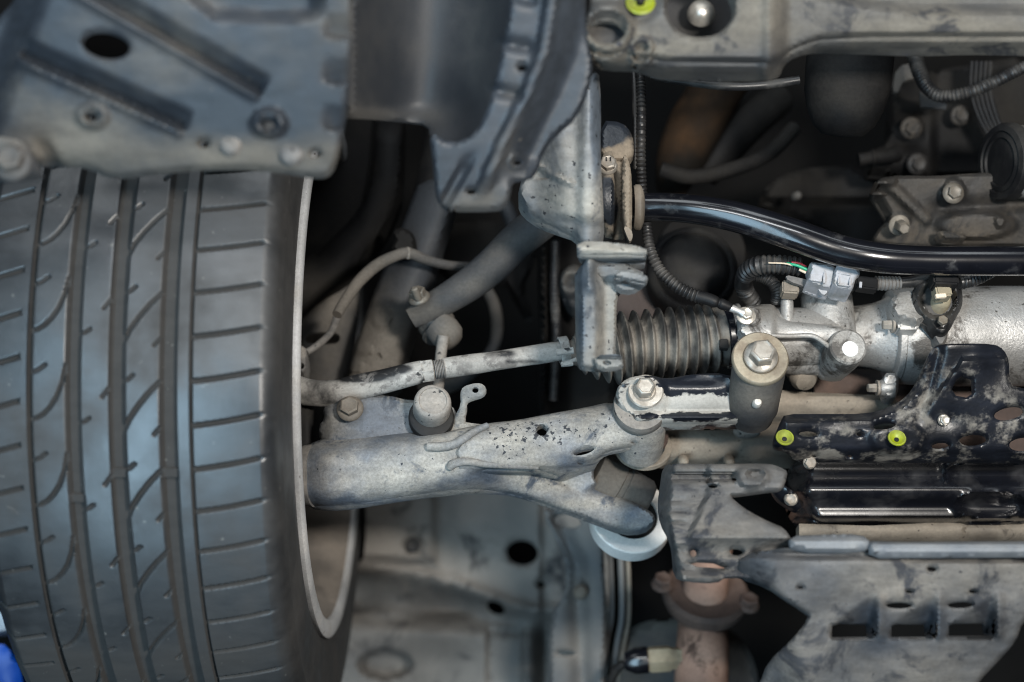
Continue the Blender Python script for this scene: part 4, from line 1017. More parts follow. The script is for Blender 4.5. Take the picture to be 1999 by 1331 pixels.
# ================================================================== oil pan
def d_pan(x, y):
    d = 1.215 + .10 * (y - 960) / 1000
    x0 = np.interp(y, [900, 960, 1030], [1545, 1535, 1565])
    d = d + .03 * (1 - sm(x - x0, 0, 46))
    d = d + .010 * np.exp(-((y - 925) / 18.) ** 2) - .005 * np.exp(-((y - 958) / 16.) ** 2) + .004 * np.exp(-((y - 988) / 12.) ** 2)
    d = d + .03 * sm(y, 1005, 1034)
    q = np.hypot((x - 1935) / 70, (y - 985) / 26)
    d = d + .007 * (1 - sm(q, .75, 1.0)) - .003 * np.exp(-((q - 1.06) / .08) ** 2)
    q = seg_dist(x, y, [(1850, 935), (1850, 912), (1880, 906), (2060, 904)])
    d = d - .006 * (1 - sm(q, 2, 10))
    return d
op = Thing('oil_pan', 'gloss black pressed oil pan tucked under the brace plate', 'oil pan', 1780, 965, 1.22)
op.add('pan', panel([(1536, 930), (1545, 905), (1580, 892), (1700, 892), (2060, 892), (2060, 1018), (1860, 1026), (1720, 1034), (1610, 1036), (1572, 1026), (1548, 1000), (1538, 970)], d_pan, thick=.02, step=6, smooth=1, roll=(10, .008)), M['pan'])
op.add('flange_ear', panel([(1500, 940), (1530, 945), (1556, 965), (1566, 990), (1556, 1000), (1530, 985), (1512, 970)], plane(1.225, 1530, 970, -.2, .2), thick=.006, step=6, smooth=2, roll=(6, .003)), M['pan'])
op.bolt(1544, 974, 1.222, 11, M['boltm'], fl=1.25, out=(-.2, -.1, -1))

# ================================================================== plastic bracket and undertray, bottom right
def d_ub(x, y):
    d = 1.12 - .32 * (y - 905) / 1000
    x0 = np.interp(y, [905, 1000, 1140], [1296, 1284, 1312])
    d = d + .035 * (1 - sm(x - x0, 0, 26))
    d = d + .030 * sm(y, 918, 926) * (1 - sm(y, 936, 942)) * sm(x, 1305, 1320) * (1 - sm(x, 1425, 1450)) * .5
    d = d - .010 * (1 - sm(np.hypot((x - 1468) / 40, (y - 930) / 26), .6, 1.0)) + .010 * (1 - sm(np.hypot((x - 1476) / 22, (y - 926) / 12), .5, 1.0))
    wedge = sm(x - np.interp(y, [960, 1060], [1380, 1336]), -4, 10) * (1 - sm(y, 1046, 1062))
    d = d - .012 * wedge
    for k in range(3):
        d = d + .004 * np.exp(-((y - 975 - 22 * k) / 4.) ** 2) * (1 - wedge) * (1 - sm(x, 1330, 1350))
    d = d + .012 * sm(y, 1058, 1076) + .010 * np.exp(-((y - 1112) / 10.) ** 2)
    return d
ub = Thing('tray_bracket', 'grey ribbed plastic bracket with a rusty screw beside the white ring bush', 'bracket', 1390, 1010, 1.12)
ub.add('bracket', panel([(1294, 912), (1310, 904), (1400, 906), (1500, 904), (1524, 912), (1538, 920), (1534, 940), (1526, 956), (1500, 958), (1470, 962), (1440, 966), (1424, 968), (1450, 990), (1480, 1008), (1510, 1022), (1530, 1030), (1548, 1056), (1545, 1072), (1530, 1086),
                         (1520, 1120), (1500, 1132), (1420, 1122), (1400, 1136), (1340, 1132), (1316, 1124), (1312, 1070), (1306, 1050), (1290, 1020), (1284, 985), (1290, 940)], d_ub, thick=.006,
                        holes=[ell(1392, 948, 10, 5, 0), [(1343, 1098), (1362, 1094), (1395, 1096), (1420, 1106), (1412, 1110), (1360, 1106)], ell(1354, 1078, 7, 9, 20), ell(1438, 1076, 14, 8), ell(1476, 1080, 9, 4)], step=6, smooth=1, roll=(8, .005), hroll=(6, .003)), M['tray'],
       wear=[(1440, 1040, 70, 30, .12), (1330, 1040, 30, 60, -.12), (1360, 950, 60, 30, -.10)])
ub.bolt(1477, 927, 1.122, 10, M['rust'], name='screw', fl=1.0, out=(0, -.15, -1))
def d_ut(x, y):
    d = 1.050 + .05 * (y - 1150) / 1000
    d = d + .010 * np.exp(-((y - 1082 - (x - 1600) * .02) / 8.) ** 2) + .004 * np.sin(x / 37. + y / 23.) * .3
    for k in range(3):
        cx = 1660 + 116 * k
        # louvre: a scoop that falls away towards the slot
        u = (x - cx) / 52.
        v = (y - 1165) / 60.
        t = np.clip((x - (cx - 42)) / 92., 0, 1)
        line = 1222 - t * 64
        d = d + .024 * np.clip((y - line) / 64., 0, 1) * (1 - sm(y, 1236, 1250)) * (1 - sm(x, cx + 32, cx + 56)) * sm(x, cx - 46, cx - 36)
        d = d - .004 * np.exp(-((x - cx - 58) / 9.) ** 2) * sm(y, 1150, 1170) * (1 - sm(y, 1235, 1255))
    d = d + .018 * sm((x - 1900) * .7 + (y - 1200), 120, 260)
    d = d + .03 * sm(1560 - x + (y - 1250) * .3, 0, 110)
    return d
ut = Thing('undertray', 'dusty blue-grey plastic undertray with three louvre slots below the oil pan', 'undertray', 1750, 1200, 1.05)
ut.add('tray', panel([(1440, 1082), (1560, 1066), (1700, 1078), (1720, 1086), (2060, 1088), (2060, 1150), (1995, 1215), (1985, 1250), (1950, 1290), (1910, 1331), (1870, 1400), (1440, 1400), (1485, 1331), (1500, 1290), (1545, 1250), (1582, 1204), (1568, 1192), (1530, 1168), (1500, 1146), (1440, 1126)],
                     d_ut, thick=.004, holes=[[(1624, 1221), (1640, 1215), (1692, 1218), (1694, 1242), (1624, 1244)], [(1740, 1221), (1752, 1216), (1806, 1217), (1808, 1242), (1740, 1243)], [(1852, 1220), (1866, 1215), (1920, 1215), (1922, 1240), (1852, 1241)],
                                          ell(1756, 1181, 26, 7, -1), ell(1876, 1180, 26, 7, -3), ell(1776, 1154, 8, 4), ell(1900, 1154, 9, 4), ell(1563, 1146, 6, 3), ell(1820, 1110, 10, 6)], step=6, smooth=1, roll=(8, .004), hroll=(4, .002)), M['tray'],
       wear=[(1600, 1110, 70, 40, -.06), (1750, 1150, 100, 30, .12), (1700, 1200, 30, 30, -.25), (1820, 1205, 26, 30, -.25), (1930, 1200, 26, 30, -.2), (1620, 1300, 60, 40, -.08), (1800, 1300, 120, 40, .08), (1940, 1110, 80, 30, .10), (1720, 1260, 60, 20, -.2)])
ut.add('edge_strip', panel([(1540, 1046), (1600, 1044), (1682, 1042), (1700, 1060), (1690, 1076), (1545, 1076)], lambda x, y: 1.045 + .01 * (1 - sm(y, 1044, 1056)), thick=.006, step=8, smooth=1, roll=(5, .003)), M['traymetal'])
ut.add('edge_strip', panel([(1696, 1056), (1760, 1058), (2060, 1056), (2060, 1084), (1720, 1086), (1700, 1078)], lambda x, y: 1.040 + .01 * (1 - sm(y, 1056, 1066)), thick=.006, step=8, smooth=0, roll=(5, .003)), M['traymetal'])

# ================================================================== exhaust
ex = Thing('exhaust_pipe', 'rusty copper-brown exhaust pipe with a bolted round flange', 'exhaust pipe', 1370, 1230, 1.4)
ex.add('upper_pipe', lathe(W(1376, 1160, 1.412), (.0, -.86, -.50), [(0, m(50)), (.03, m(50)), (.055, m(52)), (.09, m(54))], 40), M['rust'])
fl = ex.add('flange', lathe(W(1378, 1158, 1.41), (.05, -.80, -.60), [(-.014, m(40)), (-.012, m(92)), (-.004, m(100)), (.002, m(99)), (.006, m(90)), (.004, m(56)), (.004, m(40))], 48), M['rustdark'])
for x, y in ((1293, 1138), (1462, 1178)):
    ex.bolt(x, y, 1.395, 18, M['rustdark'], fl, fl=1.2, out=(.05, -.8, -.6))
ex.add('lower_pipe', tube([(1374, 1165, 1.43, 46), (1372, 1230, 1.42, 49), (1370, 1290, 1.39, 52), (1366, 1400, 1.385, 53)], 40), M['rust'])
ox = Thing('oxygen_sensor', 'cream threaded sensor plug with black cap beside the exhaust pipe', 'sensor', 1270, 1285, 1.38)
ox.add('hex_body', lathe(W(1262, 1288, 1.385), (1, -.06, 0), [(0, m(24)), (.004, m(30)), (.022, m(30)), (.024, m(26)), (.034, m(24))], 6), M['beige'])
ox.add('cap', lathe(W(1264, 1288, 1.385), (-1, .06, 0), [(0, m(30)), (.012, m(30)), (.022, m(20)), (.024, m(4))], 28), M['gloss'])
ox.add('cable', tube([(1230, 1290, 1.385, 9), (1205, 1305, 1.39, 9), (1190, 1340, 1.40, 9), (1185, 1400, 1.41, 9)], 12), M['black'])
hs = solo('heat_shield', 'dull brown folded heat shield behind the oxygen sensor', 'heat shield',
          panel([(1195, 1285), (1225, 1225), (1290, 1205), (1420, 1215), (1480, 1290), (1480, 1400), (1180, 1400)], lambda x, y: 1.47 + .02 * np.hypot((x - 1330) / 130., (y - 1330) / 110.), thick=.003, step=12, smooth=2, roll=(14, -.012)), M['dim'], 1330, 1300, 1.47,
          wear=[(1220, 1270, 40, 50, .3), (1290, 1215, 70, 16, .2)])

# ================================================================== body panel behind, bottom centre
def d_bd(x, y):
    d = 1.62 + .10 * (y - 1100) / 1000
    # raised pad on the left with a rounded corner
    q = np.maximum(np.maximum(x - 858, (y - 1098) * 1.0), -1e3)
    pad = 1 - sm(np.maximum((x - 835) / 26., (y - 1078 - (x - 700) * .06) / 24.), 0, 1)
    d = d - .022 * pad
    d = d + .012 * (1 - sm(np.hypot(x - 806, y - 1065), 8, 26)) * pad
    edge = np.interp(x, [690, 800, 900, 1000, 1040], [1100, 1115, 1140, 1180, 1190])
    d = d + .030 * sm(y - edge, -10, 60) - .016 * np.exp(-((y - edge - 4) / 16.) ** 2) + .012 * np.sin(x / 34. + y / 60.) * sm(y - edge, 0, 40) * (1 - sm(y, 1190, 1215))
    low = 1205
    d = d - .040 * sm(y - .06 * (x - 900), low - 20, low + 40) * (1 - sm(x, 1030, 1064)) + .012 * np.cos((x - 860) / 55.) * sm(y, 1230, 1300)
    for cx in (800, 840, 880):
        d = d + .006 * np.exp(-((x - cx) / 8.) ** 2) * sm(y, 1120, 1135) * (1 - sm(y, 1150, 1165))
    d = d + .025 * sm(np.hypot((x - 752) / 55., (y - 1297) / 30.), 1.1, .6)
    d = d + .012 * (1 - sm(np.maximum(np.abs(x - 985) / 36., np.abs(y - 1285) / 62.), .8, 1.1)) * sm(y, 1215, 1230)
    d = d + .014 * sm(x, 1050, 1064)
    return d
bd = Thing('body_panel', 'brown-grey underseal body panel with a large round hole below the arm', 'body panel', 900, 1150, 1.62)
bd.add('panel', panel([(714, 930), (1230, 930), (1215, 1000), (1190, 1100), (1190, 1250), (1170, 1400), (560, 1400), (560, 1140), (700, 1105), (714, 1080)], d_bd, thick=.004, holes=[ell(1020, 1078, 31, 25, 8), ell(968, 1186, 19, 12, 30), ell(1056, 1140, 8, 7)], step=8, smooth=1, hroll=(10, .006)), M['body'],
       wear=[(780, 1040, 80, 40, .15), (960, 1000, 90, 50, -.22), (1000, 1110, 80, 30, .12), (800, 1180, 120, 40, -.22), (760, 1250, 90, 40, -.15), (1100, 1250, 50, 60, .10), (700, 1290, 60, 60, -.3), (1010, 1290, 50, 50, -.25)])
bd.add('grommet', lathe(W(806, 1064, 1.596), (0, 0, -1), [(-.004, m(20)), (.0, m(20)), (.002, m(15)), (.0, m(9)), (-.001, .0002)], 24), M['dim'])
bk = Thing('floor_bracket', 'slim blue-grey bracket with slots running down the body panel', 'bracket', 1120, 1080, 1.44)
bk.add('strip', panel([(1058, 1000), (1075, 985), (1140, 985), (1175, 1020), (1180, 1100), (1185, 1200), (1180, 1331), (1180, 1400), (1072, 1400), (1072, 1200), (1105, 1160), (1106, 1100), (1085, 1050)],
                      lambda x, y: 1.44 + .016 * np.exp(-((x - np.interp(y, [985, 1060, 1100, 1400], [1080, 1110, 1125, 1140])) / 18.) ** 2) + .05 * (y - 1100) / 1000, thick=.004,
                      holes=[ell(1108, 1016, 26, 14, 8), ell(1105, 1274, 18, 5, 3)], step=8, smooth=1, roll=(8, .005), hroll=(6, .003)), M['body_blue'], wear=[(1130, 1150, 30, 30, .2), (1120, 1260, 40, 40, .2)])
bk.add('rivet', lathe(W(1133, 1155, 1.44), FACE, [(-.004, m(17)), (.002, m(17)), (.005, m(10)), (.0055, .0002)], 24), M['tan'])
for x, wd in ((1192, 5), (1212, 6), (1226, 4)):
    solo('brake_pipe', {1192: 'thin grey brake pipe nearest the slotted floor bracket', 1212: 'dark brake pipe between two pale pipes by floor bracket', 1226: 'thin brown-dusted brake pipe farthest from the slotted floor bracket'}[x], 'pipe',
         tube([(x - 6, 1020, 1.47, wd), (x, 1100, 1.47, wd), (x + 2, 1200, 1.47, wd), (x - 8, 1260, 1.48, wd), (x - 30, 1400, 1.5, wd)], 12), M['body_blue'] if x != 1226 else M['tan'], x, 1150, 1.47)
# ================================================================== strut, knuckle and hoses behind the tie rod
st = Thing('strut', 'dull grey suspension strut slanting behind the tie rod with pressed marks', 'strut', 770, 620, 1.42)
def d_st(x, y):
    u = ((x - 700) * .86 + (y - 740) * .50)          # across the tube
    ax_ = [(712, 770), (760, 640), (850, 430), (880, 330)]
    q = seg_dist(x, y, ax_)
    d = 1.335 + .030 * np.clip(q / 62., 0, 1.2) ** 2
    for cx, cy, rx, ry in ((745, 615, 20, 28), (712, 682, 16, 11), (695, 716, 18, 11), (772, 715, 12, 12)):
        e = np.hypot((x - cx) / rx, (y - cy) / ry)
        d = d - .003 * (1 - sm(e, .85, 1.1))
    e = np.hypot(x - 740, y - 695)
    return d + .004 * (1 - sm(e, 3, 5))
st.add('tube', panel([(676, 745), (688, 690), (712, 620), (740, 545), (770, 480), (800, 400), (820, 350), (896, 350), (886, 400), (862, 470), (840, 550), (812, 620), (790, 690), (775, 760), (690, 780)], d_st, thick=.03, step=6, smooth=1, roll=(6, .006)), M['dim'], wear=[(730, 660, 70, 90, .30), (850, 440, 80, 90, -.6), (700, 740, 40, 30, .2), (860, 440, 40, 60, -.1)])  # negative values fade the upper strut into painted shade
st.add('upper_tube', tube([(826, 470, 1.40, 46), (846, 400, 1.41, 44), (866, 300, 1.42, 42), (880, 180, 1.43, 42)], 24), M['engine'])  # upper strut coloured near-black to stand for shade
st.add('spring_seat', panel([(770, 470), (766, 450), (790, 442), (812, 462), (812, 490), (790, 500), (762, 490)], plane(1.32), thick=.012, step=7, smooth=1, roll=(6, .005)), M['engine'])
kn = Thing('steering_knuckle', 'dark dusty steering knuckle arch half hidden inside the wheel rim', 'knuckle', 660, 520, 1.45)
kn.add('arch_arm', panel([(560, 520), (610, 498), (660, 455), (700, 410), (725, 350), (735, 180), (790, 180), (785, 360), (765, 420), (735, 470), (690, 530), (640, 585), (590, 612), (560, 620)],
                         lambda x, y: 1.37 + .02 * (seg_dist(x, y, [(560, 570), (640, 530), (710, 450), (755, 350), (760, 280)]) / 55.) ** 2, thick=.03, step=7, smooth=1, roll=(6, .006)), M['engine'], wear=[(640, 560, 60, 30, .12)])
kn.add('shade_backing', panel([(560, 190), (730, 190), (715, 380), (670, 470), (600, 530), (560, 560)], plane(1.44), thick=.004, step=14, smooth=1), M['engine'])  # added dark sheet that paints the shade within the wheel
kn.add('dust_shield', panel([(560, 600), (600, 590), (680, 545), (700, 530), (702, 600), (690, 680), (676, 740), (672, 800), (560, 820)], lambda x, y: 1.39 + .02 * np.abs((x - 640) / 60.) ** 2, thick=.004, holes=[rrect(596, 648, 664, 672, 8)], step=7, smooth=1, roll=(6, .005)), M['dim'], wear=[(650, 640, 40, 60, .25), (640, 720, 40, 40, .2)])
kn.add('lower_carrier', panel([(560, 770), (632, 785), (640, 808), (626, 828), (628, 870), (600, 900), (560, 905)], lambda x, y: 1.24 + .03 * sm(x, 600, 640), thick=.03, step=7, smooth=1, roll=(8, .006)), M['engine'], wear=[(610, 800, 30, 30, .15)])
sc_ = Thing('speed_sensor', 'small grey sensor plug clipped beside the rim above the rod end', 'sensor', 590, 700, 1.26)
sc_.add('plug', panel([(572, 676), (596, 674), (600, 700), (598, 724), (590, 730), (574, 722)], plane(1.26), thick=.02, holes=[rrect(584, 708, 594, 720, 3)], step=4, smooth=1, roll=(4, .003)), M['dustmetal'])
sc_.add('cable', tube([(598, 688, 1.27, 7), (622, 672, 1.28, 7), (646, 648, 1.30, 7), (660, 614, 1.32, 8)], 14), M['dustmetal'])
bh = Thing('brake_hose', 'dusty grey rubber brake hose curving across the strut', 'hose', 760, 540, 1.290)
bh.add('hose', tube([(658, 614, 1.260, 10), (672, 590, 1.270, 11), (700, 550, 1.280, 12), (735, 518, 1.290, 12), (770, 500, 1.295, 11), (798, 494, 1.300, 11), (835, 508, 1.310, 10), (880, 518, 1.320, 9), (940, 520, 1.340, 9), (1000, 512, 1.360, 9)], 18, 8), M['dim'], wear=[(700, 550, 80, 60, .25), (660, 610, 20, 20, .2)])
bh.add('ferrule', ring(W(792, 494, 1.300), (1, .02, 0), m(10), m(13), m(10), 24), M['dustmetal'])
h2 = solo('vent_hose', 'dim looping hose hanging right of the stabiliser link', 'hose', tube([(948, 560, 1.44, 11), (966, 600, 1.44, 12), (970, 650, 1.44, 12), (955, 690, 1.44, 11), (910, 735, 1.44, 13), (870, 752, 1.44, 18), (820, 768, 1.44, 18)], 16, 8), M['dim'], 950, 660, 1.44)
fr = solo('frame_rail', 'dark painted frame rail standing behind the grey bracket post', 'rail',
          panel([(1046, 430), (1200, 430), (1200, 820), (1058, 820), (1050, 760), (1052, 600)], lambda x, y: 1.40 - .02 * np.exp(-((x - 1062) / 8.) ** 2) + .03 * sm(x, 1070, 1120), thick=.02, step=10, smooth=0, roll=(6, .005)), M['engine'], 1120, 620, 1.4)
fb = solo('frame_bracket', 'faint rounded bracket on the dark frame rail', 'bracket',
          panel([(1092, 540), (1105, 520), (1135, 515), (1150, 560), (1140, 610), (1115, 600), (1096, 575)], lambda x, y: 1.37 + .006 * np.cos(np.hypot(x - 1115, y - 550) / 6.), thick=.02, step=5, smooth=2, roll=(8, .006)), M['dim'], 1120, 560, 1.37)
sp = solo('inner_panel', 'dark curved body pressing behind the hanging hose', 'body panel',
          panel([(820, 420), (1055, 440), (1050, 500), (1020, 560), (1040, 610), (1036, 640), (1010, 600), (985, 545), (900, 560), (840, 520)], plane(1.5), thick=.004, step=12, smooth=1, roll=(8, .006)), M['engine'], 940, 500, 1.5)

# dim plumbing in the gaps
solo('coolant_pipe', 'faint dark coolant pipe behind the arch liner foot', 'pipe', tube([(900, 250, 1.46, 16), (930, 330, 1.46, 16), (985, 400, 1.45, 15), (1010, 460, 1.45, 15)], 16), M['dim'], 940, 330, 1.46, wear=[(950, 350, 200, 200, -.3)])
solo('drain_hose', 'faint ribbed drain hose hanging beside the frame rail', 'hose', tube([(1085, 470, 1.38, 9), (1082, 560, 1.38, 9), (1086, 660, 1.38, 9), (1080, 780, 1.39, 9)], 14, corr=(1.2, 8)), M['conduit'], 1084, 620, 1.38)
solo('coolant_hose', 'dim black coolant hose crossing the bay over the manifold', 'hose', tube([(1290, 330, 1.36, 15), (1350, 345, 1.36, 15), (1430, 330, 1.37, 15), (1500, 300, 1.39, 15), (1550, 250, 1.41, 15)], 18), M['engine'], 1420, 330, 1.37)
hf = Thing('hose_fitting', 'small dark hose fitting beside the column of bolts', 'fitting', 1710, 300, 1.38)
hf.add('stub', tube([(1676, 312, 1.38, 13), (1700, 308, 1.38, 13), (1735, 304, 1.385, 15), (1750, 300, 1.39, 17)], 18), M['engine'])
hf.add('collar', ring(W(1700, 308, 1.38), (1, -.1, 0), m(12), m(19), m(8), 24), M['engine'])
solo('valve_plug', 'tiny olive valve plug glinting deep in the bay', 'plug', lathe(W(1552, 384, 1.42), (.2, -.1, -1), [(0, m(10)), (.008, m(9)), (.010, m(5)), (.0105, .0002)], 18), M['dim'], 1552, 384, 1.42)
# ================================================================== wiring
ec = Thing('earth_cable', 'black corrugated earth cable ending in a crimped ring terminal', 'cable', 1300, 520, 1.19)
ec.add('conduit', tube([(1248, 120, 1.22, 8), (1252, 200, 1.21, 8.5), (1251, 300, 1.20, 9), (1254, 380, 1.205, 9), (1262, 440, 1.20, 9), (1270, 490, 1.19, 10), (1290, 530, 1.185, 10.5), (1318, 556, 1.18, 11), (1345, 572, 1.178, 11.5), (1368, 580, 1.176, 12)], 18, corr=(1.6, 8)), M['conduit'])
ec.add('sleeve', tube([(1360, 578, 1.176, 12), (1380, 583, 1.175, 12.5), (1396, 589, 1.174, 12), (1402, 591, 1.174, 9), (1408, 593, 1.174, 11), (1418, 597, 1.174, 10), (1428, 601, 1.174, 8)], 18, 6), M['black'])
ec.add('ring_terminal', tube([(1422, 599, 1.174, 8), (1432, 603, 1.173, 7.5), (1444, 608, 1.172, 6), (1452, 612, 1.172, 9)], 14, squash=([0, 1], [1, .5])), M['alu_clean'])
sl = solo('grey_hose', 'slim dark split hose standing beside the earth cable', 'hose', tube([(1236, 120, 1.24, 6), (1240, 200, 1.235, 6), (1240, 300, 1.23, 6), (1240, 330, 1.23, 6)], 12), M['conduit'], 1240, 220, 1.235)
wh = Thing('wiring_harness', 'corrugated black harness loop with green, red and cream wires', 'wiring', 1510, 525, 1.2)
wh.add('conduit', tube([(1470, 590, 1.26, 15), (1452, 560, 1.245, 16), (1458, 532, 1.22, 17), (1482, 518, 1.205, 17.5), (1515, 516, 1.20, 17.5), (1545, 519, 1.20, 17.5), (1563, 522, 1.20, 17.5)], 22, corr=(2.2, 9.5)), M['conduit'])
wh.add('branch_conduit', tube([(1468, 536, 1.23, 12), (1490, 540, 1.228, 12), (1508, 552, 1.226, 12), (1518, 570, 1.226, 12), (1516, 590, 1.23, 12)], 18, corr=(1.0, 5)), M['conduit'])
wh.add('wire', tube([(1535, 514, 1.188, 2.5), (1556, 518, 1.187, 3), (1575, 526, 1.187, 3.2)], 10), M['green'])
wh.add('wire', tube([(1545, 512, 1.19, 2.2), (1560, 514, 1.19, 2.5), (1574, 521, 1.19, 2.5)], 10), M['red'])
wh.add('wire', tube([(1500, 513, 1.186, 1.2), (1530, 514, 1.186, 1.6), (1548, 518, 1.188, 1.8)], 8), M['cream'])
wh.add('wire', tube([(1560, 526, 1.188, 2.6), (1573, 532, 1.188, 2.8)], 10), M['cream'])
cn = Thing('wire_connector', 'pale grey two-part plug connector lying over the rack tower', 'connector', 1630, 545, 1.18)
cax = (1, .16, 0)
cn.add('socket', panel([(1580, 510), (1600, 513), (1628, 518), (1631, 530), (1626, 560), (1618, 566), (1578, 552), (1574, 548), (1583, 528)], plane(1.176, 1600, 540, .02, .1), thick=.020, step=4, smooth=1, roll=(5, .004)), M['grey'])
cn.add('latch', box(W(1593, 541, 1.176), m(22), m(18), m(6), cax), M['grey'])
cn.add('latch_rib', box(W(1609, 538, 1.175), m(4), m(34), m(8), cax, bev=.2), M['grey'])
cn.add('skirt', panel([(1592, 552), (1618, 560), (1612, 576), (1602, 573)], plane(1.186), thick=.004, step=4, smooth=1), M['grey'])
cn.add('plug', panel([(1632, 518), (1640, 516), (1676, 525), (1680, 536), (1672, 540), (1664, 567), (1655, 567), (1624, 560), (1628, 540)], plane(1.170, 1650, 540, .02, .1), thick=.022, step=4, smooth=1, roll=(4, .003)), M['grey'])
for dx, dy, sx, sy in ((-11, -1, 3, 22), (11, 1, 3, 22), (0, 11, 24, 3), (0, -11, 24, 3)):
    cn.add('window_bar', box(W(1648 + dx, 546 + dy + dx * .16, 1.1695), m(sx), m(sy), m(5), cax, bev=.2), M['grey'])
cn.add('locking_clip', box(W(1690, 556, 1.180), m(42), m(26), m(26), cax), M['black'])
cn.add('clip_tooth', box(W(1680, 556, 1.166), m(5), m(12), m(4), cax), M['grey'])
cn.add('cable_boot', tube([(1708, 552, 1.185, 13), (1722, 553, 1.185, 13.5), (1740, 553, 1.186, 13), (1756, 552, 1.187, 12)], 18, corr=(1.2, 7)), M['dustmetal'])
cn.add('cable', tube([(1750, 553, 1.187, 11), (1780, 550, 1.188, 11), (1810, 542, 1.19, 11), (1840, 528, 1.2, 11)], 16), M['conduit'])
cn.add('bracket_strip', panel([(1533, 536), (1560, 542), (1600, 552), (1604, 566), (1580, 562), (1538, 548)], plane(1.192), thick=.003, step=5, smooth=1), M['dustmetal'])

# ================================================================== dark bay: rubber mount, engine casting, pulley, hoses
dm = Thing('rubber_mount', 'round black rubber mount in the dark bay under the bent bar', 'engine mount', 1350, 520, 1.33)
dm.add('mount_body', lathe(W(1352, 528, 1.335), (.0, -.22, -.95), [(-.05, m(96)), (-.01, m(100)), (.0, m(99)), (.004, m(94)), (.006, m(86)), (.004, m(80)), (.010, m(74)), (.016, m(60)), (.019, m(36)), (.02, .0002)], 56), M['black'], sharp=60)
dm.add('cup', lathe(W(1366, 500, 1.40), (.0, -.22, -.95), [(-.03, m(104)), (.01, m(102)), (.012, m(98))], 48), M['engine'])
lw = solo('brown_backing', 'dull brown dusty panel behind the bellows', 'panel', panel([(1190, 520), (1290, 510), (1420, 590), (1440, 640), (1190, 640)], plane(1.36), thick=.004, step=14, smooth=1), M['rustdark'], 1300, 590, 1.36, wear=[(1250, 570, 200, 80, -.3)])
ef = Thing('engine_casting', 'grimy cast engine cover with hex bolts above the black bar', 'engine cover', 1850, 410, 1.3)
def d_ef(x, y):
    d = 1.275 + .10 * (y - 400) / 1000
    q = seg_dist(x, y, [(1712, 352), (1750, 372), (1808, 428)])
    d = d - .006 * (1 - sm(q, 4, 16)) + .006 * (1 - sm(seg_dist(x, y, [(1716, 378), (1760, 425)]), 8, 26))
    d = d - .008 * (1 - sm(seg_dist(x, y, [(1712, 350), (1740, 352)]), 6, 14))
    d = d + .008 * np.exp(-((y - 405 + (x - 1850) * .05) / 14.) ** 2) * sm(x, 1800, 1840)
    q = np.hypot((x - 1905) / 85., (y - 440) / 30.)
    d = d - .012 * (1 - sm(q, .7, 1.05))
    q = np.hypot(x - 1862, y - 372)
    d = d - .006 * (1 - sm(q, 18, 26))
    d = d - .006 * (1 - sm(np.hypot((x - 1952) / 12, (y - 432) / 16), .6, 1))
    return d
ef.add('cover', panel([(1702, 360), (1720, 346), (1760, 342), (1820, 344), (1900, 338), (1960, 336), (2060, 336), (2060, 490), (1990, 480), (1900, 482), (1800, 484), (1730, 478), (1700, 470), (1720, 440), (1742, 425), (1726, 395)], d_ef, thick=.02, step=5, smooth=1, roll=(7, .006)), M['casting'],
       wear=[(1900, 465, 100, 16, .2), (1790, 470, 30, 16, .2), (1850, 400, 60, 30, -.2), (1745, 400, 20, 20, .1)])
ef.bolt(1862, 376, 1.255, 14, M['boltdim'], fl=1.5, out=(0, -.1, -1))
ef.bolt(1756, 440, 1.255, 13, M['boltdim'], fl=1.6, h=.016, out=(.02, .25, -1))
ef.add('lug', panel([(1826, 452), (1850, 450), (1888, 462), (1880, 468), (1836, 466)], plane(1.255), thick=.012, step=5, smooth=1, roll=(5, .004)), M['casting'], wear=[(1850, 460, 40, 12, .3)])
ef.add('rear_block', panel([(1540, 330), (1700, 320), (1740, 430), (1720, 500), (1640, 480), (1560, 420), (1500, 400), (1480, 380)], lambda x, y: 1.48 + .02 * np.sin(x / 50.) + .015 * sm(y, 380, 400), thick=.02, step=10, smooth=1, roll=(10, .008)), M['engine'])
pu = Thing('pulley', 'black ribbed pulley with a bare silver hub at the engine cover', 'pulley', 1975, 315, 1.24)
pu.add('rubber_disc', lathe(W(1972, 316, 1.26), (-1, .04, -.30), [(0, m(80)), (.006, m(80)), (.010, m(76)), (.011, m(64)), (.009, m(62)), (.011, m(50)), (.009, m(48)), (.010, m(34)), (.0105, .0002)], 56), M['black'])
pu.add('hub', lathe(W(1973, 316, 1.255), (1, -.02, .2), [(0, m(60)), (.002, m(74)), (.03, m(76)), (.05, m(76))], 48), M['alu'])
bt = Thing('drive_belt', 'black multi-ribbed drive belt curving behind the pulley', 'belt', 1935, 210, 1.36)
for k in range(5):
    bt.add('rib', tube([(1898 + 9 * k, 120, 1.37, 4.5), (1896 + 9 * k, 170, 1.37, 4.5), (1906 + 9 * k, 215, 1.37, 4.5), (1930 + 8 * k, 262, 1.37, 4.5), (1970 + 8 * k, 310, 1.37, 4.5)], 8), M['black'])
lh = Thing('intake_hose', 'large smooth dark hose hanging down behind the front crossmember', 'hose', 1650, 180, 1.2)
lh.add('hose', lathe(W(1665, 60, 1.20), (-.08, 1, .12), [(0, m(84)), (.03, m(84)), (.05, m(82)), (.065, m(74)), (.078, m(60)), (.086, m(40)), (.088, .0002)], 56), M['engine'])
lh.add('hose_clip', tube([(1640, 92, 1.115, 9), (1680, 94, 1.112, 9), (1720, 90, 1.115, 9)], 14), M['alu_clean'])
mf = Thing('exhaust_manifold', 'dim rust-brown manifold pipe deep in the engine bay', 'manifold', 1350, 260, 1.45)
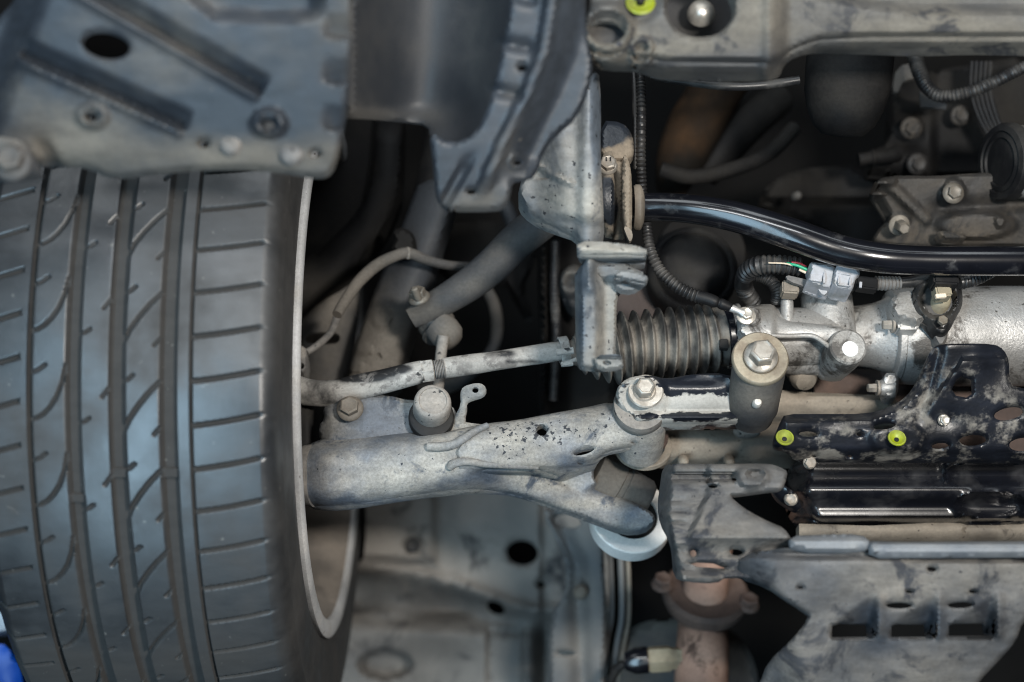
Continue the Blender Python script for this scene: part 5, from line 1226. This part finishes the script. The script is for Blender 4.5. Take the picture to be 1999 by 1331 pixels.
mf.add('pipe', tube([(1440, 120, 1.48, 46), (1390, 190, 1.46, 52), (1350, 260, 1.45, 54), (1325, 320, 1.45, 46), (1310, 370, 1.47, 30)], 28), M['rustdim'])
mf.add('pipe', tube([(1520, 190, 1.5, 34), (1460, 240, 1.48, 38), (1410, 290, 1.47, 40), (1370, 340, 1.47, 34)], 28), M['engine'])
cb = solo('throttle_cable', 'thin dark cable sagging below the front crossmember', 'cable', tube([(1270, 148, 1.20, 8), (1330, 158, 1.20, 8), (1420, 168, 1.20, 9), (1490, 166, 1.20, 9), (1560, 156, 1.20, 9)], 14), M['conduit'], 1420, 165, 1.2)
rh = solo('ribbed_hose', 'black ribbed hose sweeping up beside the drive belt', 'hose', tube([(1784, 100, 1.34, 15), (1795, 140, 1.33, 14), (1812, 172, 1.32, 13), (1840, 188, 1.31, 12), (1890, 180, 1.30, 11), (1940, 160, 1.30, 11), (2000, 130, 1.30, 11), (2060, 100, 1.30, 11)], 18, corr=(1.6, 8)), M['conduit'], 1850, 180, 1.31)
tg = solo('label_plate', 'small pale green-grey metal tag below the ribbed hose', 'tag', panel([(1794, 178), (1820, 186), (1848, 204), (1846, 212), (1798, 208)], plane(1.36), thick=.002, step=6, smooth=0), M['dim'], 1820, 196, 1.36)
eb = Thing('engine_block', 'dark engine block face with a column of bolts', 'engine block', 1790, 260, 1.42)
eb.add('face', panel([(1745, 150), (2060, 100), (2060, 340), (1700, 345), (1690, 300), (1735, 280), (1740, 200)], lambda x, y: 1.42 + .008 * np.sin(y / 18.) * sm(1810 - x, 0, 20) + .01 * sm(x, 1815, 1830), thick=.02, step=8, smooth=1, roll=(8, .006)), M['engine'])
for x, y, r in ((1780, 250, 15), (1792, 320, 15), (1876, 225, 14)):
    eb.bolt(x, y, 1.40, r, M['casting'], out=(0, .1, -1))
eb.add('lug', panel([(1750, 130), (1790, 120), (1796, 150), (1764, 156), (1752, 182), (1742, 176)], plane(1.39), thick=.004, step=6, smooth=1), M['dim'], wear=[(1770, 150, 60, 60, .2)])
